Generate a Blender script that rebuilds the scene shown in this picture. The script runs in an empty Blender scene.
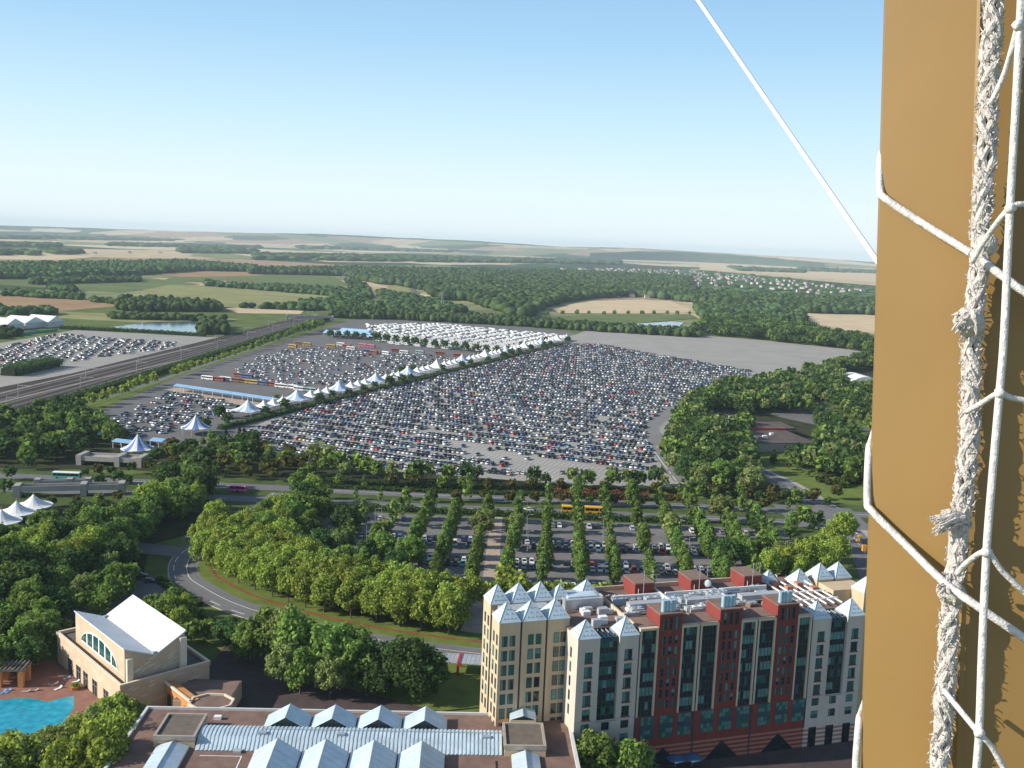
import bpy, math, random
import numpy as np
from mathutils import Vector, Matrix
R = math.radians
rnd = random.Random(7)
nrng = np.random.default_rng(11)
SC = bpy.context.scene
COL = SC.collection

# ------------------------------------------------------------------ camera, sky, sun, exposure
F, CX, CY, CAM_H = 1005.0, 512.0, 384.0, 110.0
ROLL, PITCH = R(2.35), math.atan(140 * math.cos(R(2.35)) / F)
FWD = Vector((0, math.cos(PITCH), -math.sin(PITCH)))
UP0 = Vector((0, math.sin(PITCH), math.cos(PITCH)))
RIGHT0 = Vector((1, 0, 0))
CX_AX = RIGHT0 * math.cos(ROLL) + UP0 * math.sin(ROLL)
CY_AX = UP0 * math.cos(ROLL) - RIGHT0 * math.sin(ROLL)
EYE = Vector((0, 0, CAM_H))
cam_d = bpy.data.cameras.new('camera')
cam_d.sensor_width = 36.0
cam_d.lens = 36.0 * F / 1024.0
cam_d.clip_start = 0.05
cam_d.clip_end = 120000
cam = bpy.data.objects.new('camera', cam_d)
COL.objects.link(cam)
m3 = Matrix((CX_AX, CY_AX, -FWD)).transposed()
cam.matrix_world = Matrix.Translation(EYE) @ m3.to_4x4()
SC.camera = cam

SUN_DIR = Vector((-1.0, -0.20, 0.51)).normalized()      # towards the sun
SUN_EL = math.asin(SUN_DIR.z)
w = bpy.data.worlds.new('World')
SC.world = w
w.use_nodes = True
nt = w.node_tree
bg = nt.nodes['Background']
sky = nt.nodes.new('ShaderNodeTexSky')
sky.sky_type = 'NISHITA'
sky.sun_disc = False
sky.sun_elevation = SUN_EL
sky.sun_rotation = math.atan2(SUN_DIR.x, SUN_DIR.y)
sky.altitude = 100
sky.air_density = 1.0
sky.dust_density = 0.6
sky.ozone_density = 1.5
# the low sky: pale summer haze that turns clear blue with height
tcw = nt.nodes.new('ShaderNodeTexCoord')
sxyz = nt.nodes.new('ShaderNodeSeparateXYZ')
nt.links.new(tcw.outputs['Generated'], sxyz.inputs[0])
rampw = nt.nodes.new('ShaderNodeValToRGB')
els = [(0.0, (6.1, 6.7, 6.8)), (0.045, (5.7, 6.7, 7.0)), (0.11, (4.2, 5.9, 6.9)), (0.19, (2.75, 4.6, 6.4)), (0.27, (2.0, 3.6, 5.6)), (0.5, (.6, 1.4, 3.2))]
while len(rampw.color_ramp.elements) < len(els):
    rampw.color_ramp.elements.new(0.5)
for e_, (p_, c_) in zip(rampw.color_ramp.elements, els):
    e_.position = p_
    e_.color = tuple(c_) + (1,)
nt.links.new(sxyz.outputs['Z'], rampw.inputs[0])
facw = nt.nodes.new('ShaderNodeMapRange')
facw.inputs['From Min'].default_value = 0.22
facw.inputs['From Max'].default_value = 0.5
facw.inputs['To Min'].default_value = 0.0
facw.inputs['To Max'].default_value = 1.0
nt.links.new(sxyz.outputs['Z'], facw.inputs[0])
mixw = nt.nodes.new('ShaderNodeMix')
mixw.data_type = 'RGBA'
nt.links.new(facw.outputs[0], mixw.inputs['Factor'])
nt.links.new(rampw.outputs[0], mixw.inputs['A'])
nt.links.new(sky.outputs[0], mixw.inputs['B'])
nt.links.new(mixw.outputs['Result'], bg.inputs[0])
bg.inputs[1].default_value = 0.10
sun_d = bpy.data.lights.new('sun', 'SUN')
sun_d.energy = 4.3
sun_d.angle = R(0.5)
sun_d.color = (1.0, 0.93, 0.82)
sun = bpy.data.objects.new('sun', sun_d)
COL.objects.link(sun)
sun.rotation_euler = SUN_DIR.to_track_quat('Z', 'Y').to_euler()
SC.view_settings.view_transform = 'Standard'
SC.view_settings.look = 'None'
SC.view_settings.exposure = 0.6
SC.view_settings.gamma = 1.0
SC.view_settings.use_curve_mapping = False
SC.cycles.max_bounces = 5
SC.cycles.diffuse_bounces = 3
SC.cycles.volume_bounces = 2
SC.cycles.use_denoising = True

# ------------------------------------------------------------------ helpers
def ray(px, py):
    return FWD + CX_AX * ((px - CX) / F) + CY_AX * ((CY - py) / F)

def G(px, py, z=0.0):
    d = ray(px, py)
    return EYE + d * ((z - CAM_H) / d.z)

def D(px, py, dep):
    return EYE + ray(px, py) * dep

def proj(p):
    v = Vector(p) - EYE
    q = v.dot(FWD)
    if q <= 0.01:
        return (-9999, -9999, q)
    return (CX + F * v.dot(CX_AX) / q, CY - F * v.dot(CY_AX) / q, q)

MATS = {}
def mat(name, col, rough=0.8, var=0.12, scale=0.4, metal=0.0, spec=0.3, bump=0.0, detail=4, streak=0):
    """principled surface with soft procedural noise in its colour (object space)"""
    if name in MATS:
        return MATS[name]
    m = bpy.data.materials.new(name)
    m.use_nodes = True
    t = m.node_tree
    b = t.nodes['Principled BSDF']
    b.inputs['Roughness'].default_value = rough
    b.inputs['Metallic'].default_value = metal
    b.inputs['Specular IOR Level'].default_value = spec
    if var > 0:
        tc = t.nodes.new('ShaderNodeTexCoord')
        nz = t.nodes.new('ShaderNodeTexNoise')
        nz.inputs['Scale'].default_value = scale
        nz.inputs['Detail'].default_value = detail
        nz.inputs['Roughness'].default_value = 0.65
        if streak:
            mp_ = t.nodes.new('ShaderNodeMapping')
            mp_.inputs['Scale'].default_value = (1, 1, streak)
            t.links.new(tc.outputs['Object'], mp_.inputs[0])
            t.links.new(mp_.outputs[0], nz.inputs['Vector'])
        else:
            t.links.new(tc.outputs['Object'], nz.inputs['Vector'])
        rp = t.nodes.new('ShaderNodeValToRGB')
        rp.color_ramp.elements[0].position = 0.3
        rp.color_ramp.elements[1].position = 0.7
        rp.color_ramp.elements[0].color = tuple(max(0, c * (1 - var)) for c in col[:3]) + (1,)
        rp.color_ramp.elements[1].color = tuple(min(1, c * (1 + var)) for c in col[:3]) + (1,)
        t.links.new(nz.outputs['Fac'], rp.inputs['Fac'])
        t.links.new(rp.outputs['Color'], b.inputs['Base Color'])
        if bump > 0:
            bp = t.nodes.new('ShaderNodeBump')
            bp.inputs['Strength'].default_value = bump
            bp.inputs['Distance'].default_value = 0.05
            t.links.new(nz.outputs['Fac'], bp.inputs['Height'])
            t.links.new(bp.outputs[0], b.inputs['Normal'])
    else:
        b.inputs['Base Color'].default_value = tuple(col[:3]) + (1,)
    MATS[name] = m
    return m

def leaf_mat(name, col, hv=0.014, vv=0.5, transl=0.42):
    if name in MATS:
        return MATS[name]
    m = bpy.data.materials.new(name)
    m.use_nodes = True
    t = m.node_tree
    for n in list(t.nodes):
        t.nodes.remove(n)
    out = t.nodes.new('ShaderNodeOutputMaterial')
    geo = t.nodes.new('ShaderNodeNewGeometry')
    oi = t.nodes.new('ShaderNodeObjectInfo')
    hsv = t.nodes.new('ShaderNodeHueSaturation')
    hsv.inputs['Color'].default_value = tuple(col) + (1,)
    def rng(src, lo, hi):
        mr = t.nodes.new('ShaderNodeMapRange')
        mr.inputs['To Min'].default_value = lo
        mr.inputs['To Max'].default_value = hi
        t.links.new(src, mr.inputs['Value'])
        return mr.outputs[0]
    t.links.new(rng(oi.outputs['Random'], 0.5 - hv, 0.5 + hv), hsv.inputs['Hue'])
    a = rng(geo.outputs['Random Per Island'], 1 - vv, 1 + vv)
    o = rng(oi.outputs['Random'], 0.8, 1.2)
    mu = t.nodes.new('ShaderNodeMath')
    mu.operation = 'MULTIPLY'
    t.links.new(a, mu.inputs[0])
    t.links.new(o, mu.inputs[1])
    t.links.new(mu.outputs[0], hsv.inputs['Value'])
    df = t.nodes.new('ShaderNodeBsdfDiffuse')
    tr = t.nodes.new('ShaderNodeBsdfTranslucent')
    mx = t.nodes.new('ShaderNodeMixShader')
    mx.inputs[0].default_value = transl
    t.links.new(hsv.outputs[0], df.inputs[0])
    t.links.new(hsv.outputs[0], tr.inputs[0])
    t.links.new(df.outputs[0], mx.inputs[1])
    t.links.new(tr.outputs[0], mx.inputs[2])
    t.links.new(mx.outputs[0], out.inputs[0])
    MATS[name] = m
    return m

class MB:
    def __init__(s):
        s.v, s.f, s.m = [], [], []
    def add(s, vs, fs, mi=0):
        o = len(s.v)
        s.v += [tuple(p) for p in vs]
        s.f += [tuple(i + o for i in f) for f in fs]
        s.m += [mi] * len(fs)
        return s
    def quad(s, a, b, c, d, mi=0):
        return s.add([a, b, c, d], [(0, 1, 2, 3)], mi)
    def box(s, x0, x1, y0, y1, z0, z1, mi=0):
        vs = [(x, y, z) for z in (z0, z1) for y in (y0, y1) for x in (x0, x1)]
        return s.add(vs, [(0, 2, 3, 1), (4, 5, 7, 6), (0, 1, 5, 4), (2, 6, 7, 3), (0, 4, 6, 2), (1, 3, 7, 5)], mi)
    def prism(s, poly, z0, z1, mi=0, mtop=None):
        n = len(poly)
        a = sum(poly[i][0] * poly[(i + 1) % n][1] - poly[(i + 1) % n][0] * poly[i][1] for i in range(n))
        if a < 0:
            poly = poly[::-1]
        vs = [(p[0], p[1], z0) for p in poly] + [(p[0], p[1], z1) for p in poly]
        s.add(vs, [(i, (i + 1) % n, n + (i + 1) % n, n + i) for i in range(n)] + [tuple(range(n - 1, -1, -1))], mi)
        o = len(s.v)
        s.v += [(p[0], p[1], z1) for p in poly]
        s.f.append(tuple(range(o, o + n)))
        s.m.append(mi if mtop is None else mtop)
        return s
    def pyramid(s, x0, x1, y0, y1, z0, h, mi=0):
        cx, cy = (x0 + x1) / 2, (y0 + y1) / 2
        return s.add([(x0, y0, z0), (x1, y0, z0), (x1, y1, z0), (x0, y1, z0), (cx, cy, z0 + h)],
                     [(0, 1, 4), (1, 2, 4), (2, 3, 4), (3, 0, 4), (3, 2, 1, 0)], mi)
    def gable(s, x0, x1, y0, y1, z0, h, mi=0, mend=None):
        """ridge along y"""
        cx = (x0 + x1) / 2
        vs = [(x0, y0, z0), (x1, y0, z0), (cx, y0, z0 + h), (x0, y1, z0), (x1, y1, z0), (cx, y1, z0 + h)]
        s.add(vs, [(0, 2, 5, 3), (1, 4, 5, 2)], mi)
        s.add(vs, [(0, 1, 2), (4, 3, 5)], mi if mend is None else mend)
        return s
    def tube(s, pts, rad, n=6, mi=0, cap=True):
        pts = [Vector(p) for p in pts]
        k = len(pts)
        rads = rad if isinstance(rad, (list, tuple)) else [rad] * k
        o = len(s.v)
        ref = None
        for i, p in enumerate(pts):
            t = (pts[min(i + 1, k - 1)] - pts[max(i - 1, 0)])
            t = t.normalized() if t.length > 1e-9 else Vector((0, 0, 1))
            if ref is None:
                ref = t.orthogonal().normalized()
            ref = (ref - t * ref.dot(t))
            ref = ref.normalized() if ref.length > 1e-6 else t.orthogonal().normalized()
            b = t.cross(ref)
            for j in range(n):
                an = 2 * math.pi * j / n
                s.v.append(tuple(p + (ref * math.cos(an) + b * math.sin(an)) * rads[i]))
        for i in range(k - 1):
            for j in range(n):
                s.f.append((o + i * n + j, o + i * n + (j + 1) % n, o + (i + 1) * n + (j + 1) % n, o + (i + 1) * n + j))
                s.m.append(mi)
        if cap:
            s.f.append(tuple(o + j for j in range(n - 1, -1, -1)))
            s.f.append(tuple(o + (k - 1) * n + j for j in range(n)))
            s.m += [mi, mi]
        return s
    def cyl(s, x, y, z0, z1, r, n=10, mi=0):
        return s.tube([(x, y, z0), (x, y, z1)], r, n, mi)
    def mesh(s, name, mats, smooth=False):
        me = bpy.data.meshes.new(name)
        me.from_pydata(s.v, [], s.f)
        for m in (mats if isinstance(mats, (list, tuple)) else [mats]):
            me.materials.append(m)
        me.polygons.foreach_set('material_index', s.m)
        if smooth:
            me.polygons.foreach_set('use_smooth', [True] * len(s.f))
        me.update()
        return me
    def obj(s, name, mats, parent=None, loc=None, rz=0, smooth=False):
        return link(name, s.mesh(name, mats, smooth), parent, loc, rz)

def link(name, data, parent=None, loc=None, rz=0):
    o = bpy.data.objects.new(name, data)
    COL.objects.link(o)
    o.parent = parent
    if loc is not None:
        o.location = loc
    if rz:
        o.rotation_euler = (0, 0, rz)
    return o

def tag(o, label, cat, group=None):
    o['label'] = label
    o['category'] = cat
    if group:
        o['group'] = group
    return o

def thing(name, label, cat, loc=(0, 0, 0), rz=0, group=None):
    o = bpy.data.objects.new(name, None)
    o.empty_display_size = 0.5
    COL.objects.link(o)
    o.location = loc
    o.rotation_euler = (0, 0, rz)
    return tag(o, label, cat, group)

def copy_tree(o, parent=None):
    c = o.copy()
    COL.objects.link(c)
    c.parent = parent
    for ch in list(o.children):
        copy_tree(ch, c)
    return c

def np_mesh(name, verts, quads, mats, midx=None, tris=False):
    me = bpy.data.meshes.new(name)
    k = 3 if tris else 4
    nv, nf = len(verts), len(quads)
    me.vertices.add(nv)
    me.vertices.foreach_set('co', np.asarray(verts, np.float32).ravel())
    me.loops.add(nf * k)
    me.loops.foreach_set('vertex_index', np.asarray(quads, np.int32).ravel())
    me.polygons.add(nf)
    me.polygons.foreach_set('loop_start', np.arange(0, nf * k, k, dtype=np.int32))
    me.polygons.foreach_set('loop_total', np.full(nf, k, np.int32))
    for m in (mats if isinstance(mats, (list, tuple)) else [mats]):
        me.materials.append(m)
    if midx is not None:
        me.polygons.foreach_set('material_index', np.asarray(midx, np.int32))
    me.update(calc_edges=True)
    return me

def pip(poly, x, y):
    c = False
    n = len(poly)
    for i in range(n):
        x1, y1 = poly[i][0], poly[i][1]
        x2, y2 = poly[i - 1][0], poly[i - 1][1]
        if (y1 > y) != (y2 > y) and x < (x2 - x1) * (y - y1) / (y2 - y1) + x1:
            c = not c
    return c

def gpoly(px):
    return [(G(*p).x, G(*p).y) for p in px]

LAYER = [0.0]
def sheet(name, poly, m, px=True, z=None, lift=0.003):
    """a flush ground sheet, each about 4 mm above the one before"""
    if px:
        poly = gpoly(poly)
    LAYER[0] += lift
    zz = LAYER[0] if z is None else z
    a = sum(poly[i][0] * poly[(i + 1) % len(poly)][1] - poly[(i + 1) % len(poly)][0] * poly[i][1] for i in range(len(poly)))
    if a < 0:
        poly = poly[::-1]
    b = MB()
    b.add([(p[0], p[1], zz) for p in poly], [tuple(range(len(poly)))])
    o = b.obj(name, m)
    o['kind'] = 'structure'
    return o

def smooth_path(pts, n=8):
    """Catmull-Rom through points"""
    P = [Vector(p) for p in pts]
    P = [P[0] * 2 - P[1]] + P + [P[-1] * 2 - P[-2]]
    out = []
    for i in range(1, len(P) - 2):
        for k in range(n):
            t = k / n
            out.append(0.5 * ((2 * P[i]) + (P[i + 1] - P[i - 1]) * t + (2 * P[i - 1] - 5 * P[i] + 4 * P[i + 1] - P[i + 2]) * t * t
                              + (3 * P[i] - P[i - 1] - 3 * P[i + 1] + P[i + 2]) * t ** 3))
    out.append(P[-2])
    return out

def band(path, o0, o1):
    """polygon strip pieces between two sideways offsets of a path"""
    L, Rr = [], []
    for i, p in enumerate(path):
        t = (path[min(i + 1, len(path) - 1)] - path[max(i - 1, 0)])
        t.z = 0
        t.normalize()
        n = Vector((-t.y, t.x, 0))
        L.append(p + n * o0)
        Rr.append(p + n * o1)
    return L, Rr

def strip(name, path, o0, o1, m, z=None, dash=None, lift=0.003):
    LAYER[0] += lift
    zz = LAYER[0] if z is None else z
    L, Rr = band(path, o0, o1)
    b = MB()
    acc = 0.0
    for i in range(len(path) - 1):
        seg = (path[i + 1] - path[i]).length
        on = True
        if dash:
            on = (acc % (dash[0] + dash[1])) < dash[0]
        acc += seg
        if on:
            b.quad((Rr[i].x, Rr[i].y, zz), (Rr[i + 1].x, Rr[i + 1].y, zz), (L[i + 1].x, L[i + 1].y, zz), (L[i].x, L[i].y, zz))
    o = b.obj(name, m)
    o['kind'] = 'structure'
    return o

def kerb(path, o0, o1, m, h=0.12):
    L, Rr = band(path, o0, o1)
    b = MB()
    for i in range(len(path) - 1):
        a, c, d, e = L[i], L[i + 1], Rr[i + 1], Rr[i]
        b.add([(p.x, p.y, z) for z in (-0.05, h) for p in (a, c, d, e)],
              [(4, 7, 6, 5), (0, 1, 5, 4), (1, 2, 6, 5), (2, 3, 7, 6), (3, 0, 4, 7)])
    o = b.obj('kerb', m)
    o['kind'] = 'structure'
    return o

ONES = ['', 'first', 'second', 'third', 'fourth', 'fifth', 'sixth', 'seventh', 'eighth', 'ninth', 'tenth', 'eleventh', 'twelfth',
        'thirteenth', 'fourteenth', 'fifteenth', 'sixteenth', 'seventeenth', 'eighteenth', 'nineteenth']
TENS = {20: 'twent', 30: 'thirt', 40: 'fort', 50: 'fift', 60: 'sixt', 70: 'sevent', 80: 'eight', 90: 'ninet'}
def nth(n):
    if n < 20:
        return ONES[n]
    if n >= 100:
        return 'hundred and ' + nth(n - 100) if n > 100 else 'hundredth'
    t, u = n // 10 * 10, n % 10
    return TENS[t] + 'ieth' if u == 0 else TENS[t] + 'y-' + ONES[u]

# ------------------------------------------------------------------ ground, fields, hills, haze
def patch_mat(name, stops, sx, sy, rot, var=0.38):
    m = bpy.data.materials.new(name)
    m.use_nodes = True
    t = m.node_tree
    b = t.nodes['Principled BSDF']
    b.inputs['Roughness'].default_value = 0.95
    b.inputs['Specular IOR Level'].default_value = 0.05
    tc = t.nodes.new('ShaderNodeTexCoord')
    mp = t.nodes.new('ShaderNodeMapping')
    mp.inputs['Scale'].default_value = (1 / sx, 1 / sy, 1)
    mp.inputs['Rotation'].default_value = (0, 0, rot)
    t.links.new(tc.outputs['Object'], mp.inputs[0])
    vo = t.nodes.new('ShaderNodeTexVoronoi')
    vo.distance = 'CHEBYCHEV'
    vo.voronoi_dimensions = '2D'
    vo.inputs['Scale'].default_value = 1.0
    vo.inputs['Randomness'].default_value = 0.9
    t.links.new(mp.outputs[0], vo.inputs['Vector'])
    sp = t.nodes.new('ShaderNodeSeparateColor')
    t.links.new(vo.outputs['Color'], sp.inputs[0])
    rp = t.nodes.new('ShaderNodeValToRGB')
    cr = rp.color_ramp
    cr.interpolation = 'CONSTANT'
    while len(cr.elements) < len(stops):
        cr.elements.new(0.5)
    for e, (p, c) in zip(cr.elements, stops):
        e.position = p
        e.color = tuple(c) + (1,)
    t.links.new(sp.outputs[0], rp.inputs['Fac'])
    nz = t.nodes.new('ShaderNodeTexNoise')
    nz.inputs['Scale'].default_value = 0.012
    nz.inputs['Detail'].default_value = 6
    t.links.new(tc.outputs['Object'], nz.inputs['Vector'])
    mr = t.nodes.new('ShaderNodeMapRange')
    mr.inputs['From Min'].default_value = 0.25
    mr.inputs['From Max'].default_value = 0.75
    mr.inputs['To Min'].default_value = 1 - var
    mr.inputs['To Max'].default_value = 1 + var
    t.links.new(nz.outputs[0], mr.inputs[0])
    mu = t.nodes.new('ShaderNodeMix')
    mu.data_type = 'RGBA'
    mu.blend_type = 'MULTIPLY'
    mu.inputs['Factor'].default_value = 1.0
    t.links.new(rp.outputs[0], mu.inputs['A'])
    cc = t.nodes.new('ShaderNodeCombineColor')
    for i in range(3):
        t.links.new(mr.outputs[0], cc.inputs[i])
    t.links.new(cc.outputs[0], mu.inputs['B'])
    t.links.new(mu.outputs['Result'], b.inputs['Base Color'])
    MATS[name] = m
    return m

WHEAT, PALE, PAST, DKG, BRN = (.50, .39, .24), (.56, .46, .31), (.20, .22, .10), (.05, .08, .035), (.34, .24, .155)
m_plain = patch_mat('plain_fields', [(0, WHEAT), (.2, PAST), (.36, PALE), (.5, DKG), (.62, BRN), (.72, (.2, .2, .09)), (.82, WHEAT), (.92, DKG)], 620, 800, 0.45)
m_hill = patch_mat('hill_woods', [(0, DKG), (.45, (.05, .08, .035)), (.7, PAST), (.8, WHEAT), (.9, DKG)], 1500, 700, 0.1)
m_grass = mat('grass', (.115, .15, .045), .95, .35, .05, spec=.05, detail=8)
m_lawn = mat('lawn', (.13, .17, .04), .95, .25, .15, spec=.05, detail=8)
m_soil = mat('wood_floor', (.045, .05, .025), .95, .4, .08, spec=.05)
m_wheat = mat('stubble', (.56, .44, .28), .95, .14, .02, spec=.05, detail=8)
m_brown = mat('ploughed', (.33, .215, .12), .95, .18, .015, spec=.05, detail=8)
m_past = mat('pasture', (.26, .255, .11), .95, .22, .012, spec=.05, detail=9)
m_past2 = mat('pasture_dark', (.13, .165, .06), .95, .22, .012, spec=.05, detail=9)
m_asph = mat('car_park_asphalt', (.325, .308, .28), .9, .12, .03, spec=.15, detail=9)
m_asph2 = mat('asphalt_dark', (.155, .148, .145), .9, .16, .05, spec=.15, detail=9)
m_road = mat('road_asphalt', (.17, .168, .17), .9, .12, .12, spec=.15, detail=9)
m_ball = mat('ballast', (.065, .054, .048), .95, .25, .05, spec=.05, detail=9)
m_rail = mat('track_bed', (.085, .072, .065), .9, .2, .1)
m_paint = mat('road_paint', (.75, .74, .70), .7, .1, .5)
m_kerb = mat('kerb_stone', (.42, .40, .36), .85, .12, .6)
m_path = mat('pale_paving', (.42, .33, .26), .9, .12, .3)
m_pave = mat('red_paving', (.26, .13, .095), .85, .2, .35, detail=8)
m_dpave = mat('dark_paving', (.075, .055, .055), .85, .2, .25, detail=8)
m_conc = mat('concrete', (.36, .33, .30), .85, .15, .2, detail=8)
m_water = mat('pond_water', (.10, .17, .20), .12, .1, .05, spec=.5)

b = MB()
b.add([(-30000, -400, -.6), (30000, -400, -.6), (30000, 30000, -.6), (-30000, 30000, -.6)], [(0, 1, 2, 3)])
o = b.obj('ground', m_plain)
o['kind'] = 'structure'
sheet('grassland', [(-900, -300), (900, -300), (900, 1480), (-900, 1480)], m_grass, px=False, z=-0.02)

SKYL = [(-80, 222), (0, 225.5), (60, 227), (130, 229.3), (200, 231.6), (256, 233.0), (300, 233.6), (340, 235.2), (380, 237.3), (430, 239.3),
        (470, 241.2), (512, 243.6), (560, 246.5), (600, 247.3), (640, 248.3), (680, 250.6), (722, 252.8), (760, 255.2), (800, 256.9), (840, 259.6), (876, 262.3), (930, 264.8), (1100, 272)]
def ridge(name, pts, dep, foot, m, jit=0.0):
    b = MB()
    tops = []
    for i in range(len(pts) - 1):
        for k in range(6):
            t = k / 6
            x = pts[i][0] * (1 - t) + pts[i + 1][0] * t
            y = pts[i][1] * (1 - t) + pts[i + 1][1] * t + rnd.uniform(-jit, jit)
            tops.append(D(x, y, dep + 500 * math.sin(x * .02)))
    n = len(tops)
    vs = []
    for p in tops:
        dr = Vector((p.x, p.y, 0)).normalized()
        zt = max(p.z, 4)
        for (q, zf) in ((-foot, -.7), (-foot * .55, .35), (-foot * .2, .85), (0, 1), (foot * .5, .6), (foot, -.7)):
            vs.append((p.x + dr.x * q, p.y + dr.y * q, zf * zt if zf > 0 else zf))
    fs = [(i * 6 + j, (i + 1) * 6 + j, (i + 1) * 6 + j + 1, i * 6 + j + 1) for i in range(n - 1) for j in range(5)]
    b.add(vs, fs)
    o = b.obj(name, m, smooth=True)
    o['kind'] = 'structure'
ridge('hills', SKYL, 12500, 2600, m_plain, .15)
ridge('hills', [(285, 235.4), (310, 233.6), (340, 234.6), (400, 237.8), (470, 240.6), (520, 243.8), (560, 247)], 12200, 260, m_hill, .2)
ridge('hills', [(-60, 231), (40, 231.5), (120, 235)], 10500, 200, m_hill, .2)
ridge('hills', [(590, 253), (640, 251), (690, 252.3), (760, 257), (800, 260.5), (830, 263)], 10200, 200, m_hill, .2)

# fields one can make out
for nm, pts, m in [
    ('field', [(-60, 293), (20, 295), (112, 301), (117, 306), (60, 311), (-60, 305)], m_brown),
    ('field', [(-40, 272), (80, 276), (150, 278), (200, 284), (120, 292), (30, 287), (-40, 282)], m_past2),
    ('field', [(120, 294), (170, 285), (260, 286), (310, 288), (332, 294), (318, 305), (250, 309), (170, 303), (130, 300)], m_past),
    ('field', [(190, 272), (256, 269), (325, 273), (352, 286), (300, 288), (230, 283), (160, 281)], m_past2),
    ('field', [(152, 273), (200, 268), (290, 270), (256, 276), (180, 277)], m_brown),
    ('field', [(225, 308), (306, 309), (300, 314), (238, 313)], m_wheat),
    ('field', [(50, 311), (220, 318), (240, 319), (200, 326), (60, 318)], m_past),
    ('field', [(-60, 254), (70, 255), (95, 257), (60, 260), (-60, 259)], m_wheat),
    ('field', [(386, 286), (400, 284), (430, 290), (412, 295), (392, 294)], m_past),
    ('field', [(396, 306), (430, 303), (464, 307), (462, 310), (400, 309)], m_wheat),
    ('field', [(440, 303), (470, 300), (478, 304), (450, 307)], m_past),
    ('field', [(592, 301), (640, 299.5), (670, 301), (690, 309), (694, 312.5), (640, 313.5), (612, 313.5), (560, 313), (552, 310), (572, 304)], m_wheat),
    ('field', [(536, 316), (610, 315), (690, 314), (698, 318), (640, 323), (560, 321)], m_past2),
    ('field', [(795, 311), (890, 313), (890, 334), (850, 331), (806, 322)], m_wheat),
    ('field', [(470, 278), (495, 277.5), (492, 279.5), (474, 279.5)], m_wheat),
    ('field', [(218, 252), (256, 257), (330, 262), (420, 263), (420, 261), (330, 259), (250, 252)], m_wheat),
    ('field', [(700, 270), (770, 274), (880, 283), (890, 274), (800, 264), (700, 262)], m_wheat),
    ('field', [(60, 240), (200, 243), (330, 248), (330, 244), (200, 238), (60, 235)], m_wheat),
    ('field', [(500, 256), (700, 264), (700, 260), (520, 252)], m_wheat),
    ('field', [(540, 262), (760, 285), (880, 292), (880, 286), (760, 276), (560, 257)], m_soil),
]:
    sheet(nm, pts, m, lift=.002)

for nm, pts in [('pond', [(112, 327), (150, 322), (200, 321), (226, 323), (222, 330), (205, 334), (130, 330)]), ('pond', [(630, 324), (672, 321.5), (684, 322.5), (678, 327), (640, 328)]),
                ]:
    sheet(nm, pts, m_water, lift=.002)

# car parks and railway land
sheet('car_park', [(-40, 350), (30, 338), (75, 330), (112, 332), (205, 337), (222, 337), (160, 360), (80, 378), (-40, 398)], m_asph)
sheet('car_park', [(60, 440), (95, 413), (190, 371), (330, 326), (350, 320), (450, 320), (565, 331), (580, 335), (520, 344.5), (420, 368), (300, 406), (215, 445), (120, 448)], m_asph2)
sheet('car_park', [(210, 446), (300, 406), (420, 368), (520, 344.5), (575, 335), (590, 329), (660, 332), (760, 340), (856, 350), (864, 353), (800, 373), (757, 384), (700, 399), (680, 420), (672, 440), (676, 462), (694, 490), (600, 486), (480, 480), (330, 466), (240, 456)], m_asph)
# pale patches of new stone on the big car park
rail_in = [(-345, 600), (-325, 748), (-310, 1049), (-290, 1400)]
sheet('railway_land', [(-380, 560), (-292, 560), (-283, 640), (-272, 1000), (-252, 1372), (-292, 1372), (-312, 1049), (-332, 748), (-352, 640)], m_ball, px=False)
for k, (off) in enumerate((8, 16, 24, 34, 44)):
    pth = smooth_path([(-300 - off, 400, 0), (-287 - off, 600, 0), (-281 - off * .8, 800, 0), (-272 - off * .6, 1050, 0), (-258 - off * .5, 1372, 0), (-215 - off * .4, 1700, 0), (-190 - off * .3, 2000, 0), (-260 - off * .3, 2500, 0)], 6)
    strip('railway_track', pth, -1.3, 1.3, m_rail, lift=.002)
    for s in (-.75, .75):
        strip('railway_track', pth, s - .12, s + .12, MATS.get('steel_rail') or mat('steel_rail', (.30, .28, .26), .4, .1, 1, metal=.5), lift=.002)
m_platf = mat('rail_wall', (.24, .21, .18), .9, .2, .1)
for a0, b0, a1, b1 in [(-336, 610, -300, 1000), (-322, 560, -284, 860)]:
    strip('railway_track', smooth_path([(a0, b0, 0), ((a0 + a1) / 2 - 2, (b0 + b1) / 2, 0), (a1, b1, 0)], 8), -1.6, 1.6, m_platf, lift=.002)
sheet('verge', [(-292, 560), (-262, 560), (-246, 930), (-238, 1372), (-250, 1372), (-262, 1000), (-280, 700)], m_lawn, px=False)
strip('road', smooth_path([(-272, 560, 0), (-263, 700, 0), (-254, 930, 0), (-244, 1372, 0)], 6), -3.2, 3.2, m_road)

# tree-planted ground
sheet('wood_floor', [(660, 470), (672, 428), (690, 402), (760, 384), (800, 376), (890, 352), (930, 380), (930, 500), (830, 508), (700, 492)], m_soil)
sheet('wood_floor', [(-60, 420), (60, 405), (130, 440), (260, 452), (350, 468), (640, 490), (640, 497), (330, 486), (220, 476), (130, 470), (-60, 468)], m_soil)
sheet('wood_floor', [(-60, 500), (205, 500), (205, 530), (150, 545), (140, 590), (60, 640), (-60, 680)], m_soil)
sheet('wood_floor', [(-120, 160), (-74, 160), (-74, 200), (-86, 214), (-125, 214)], m_soil, px=False)
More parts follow.
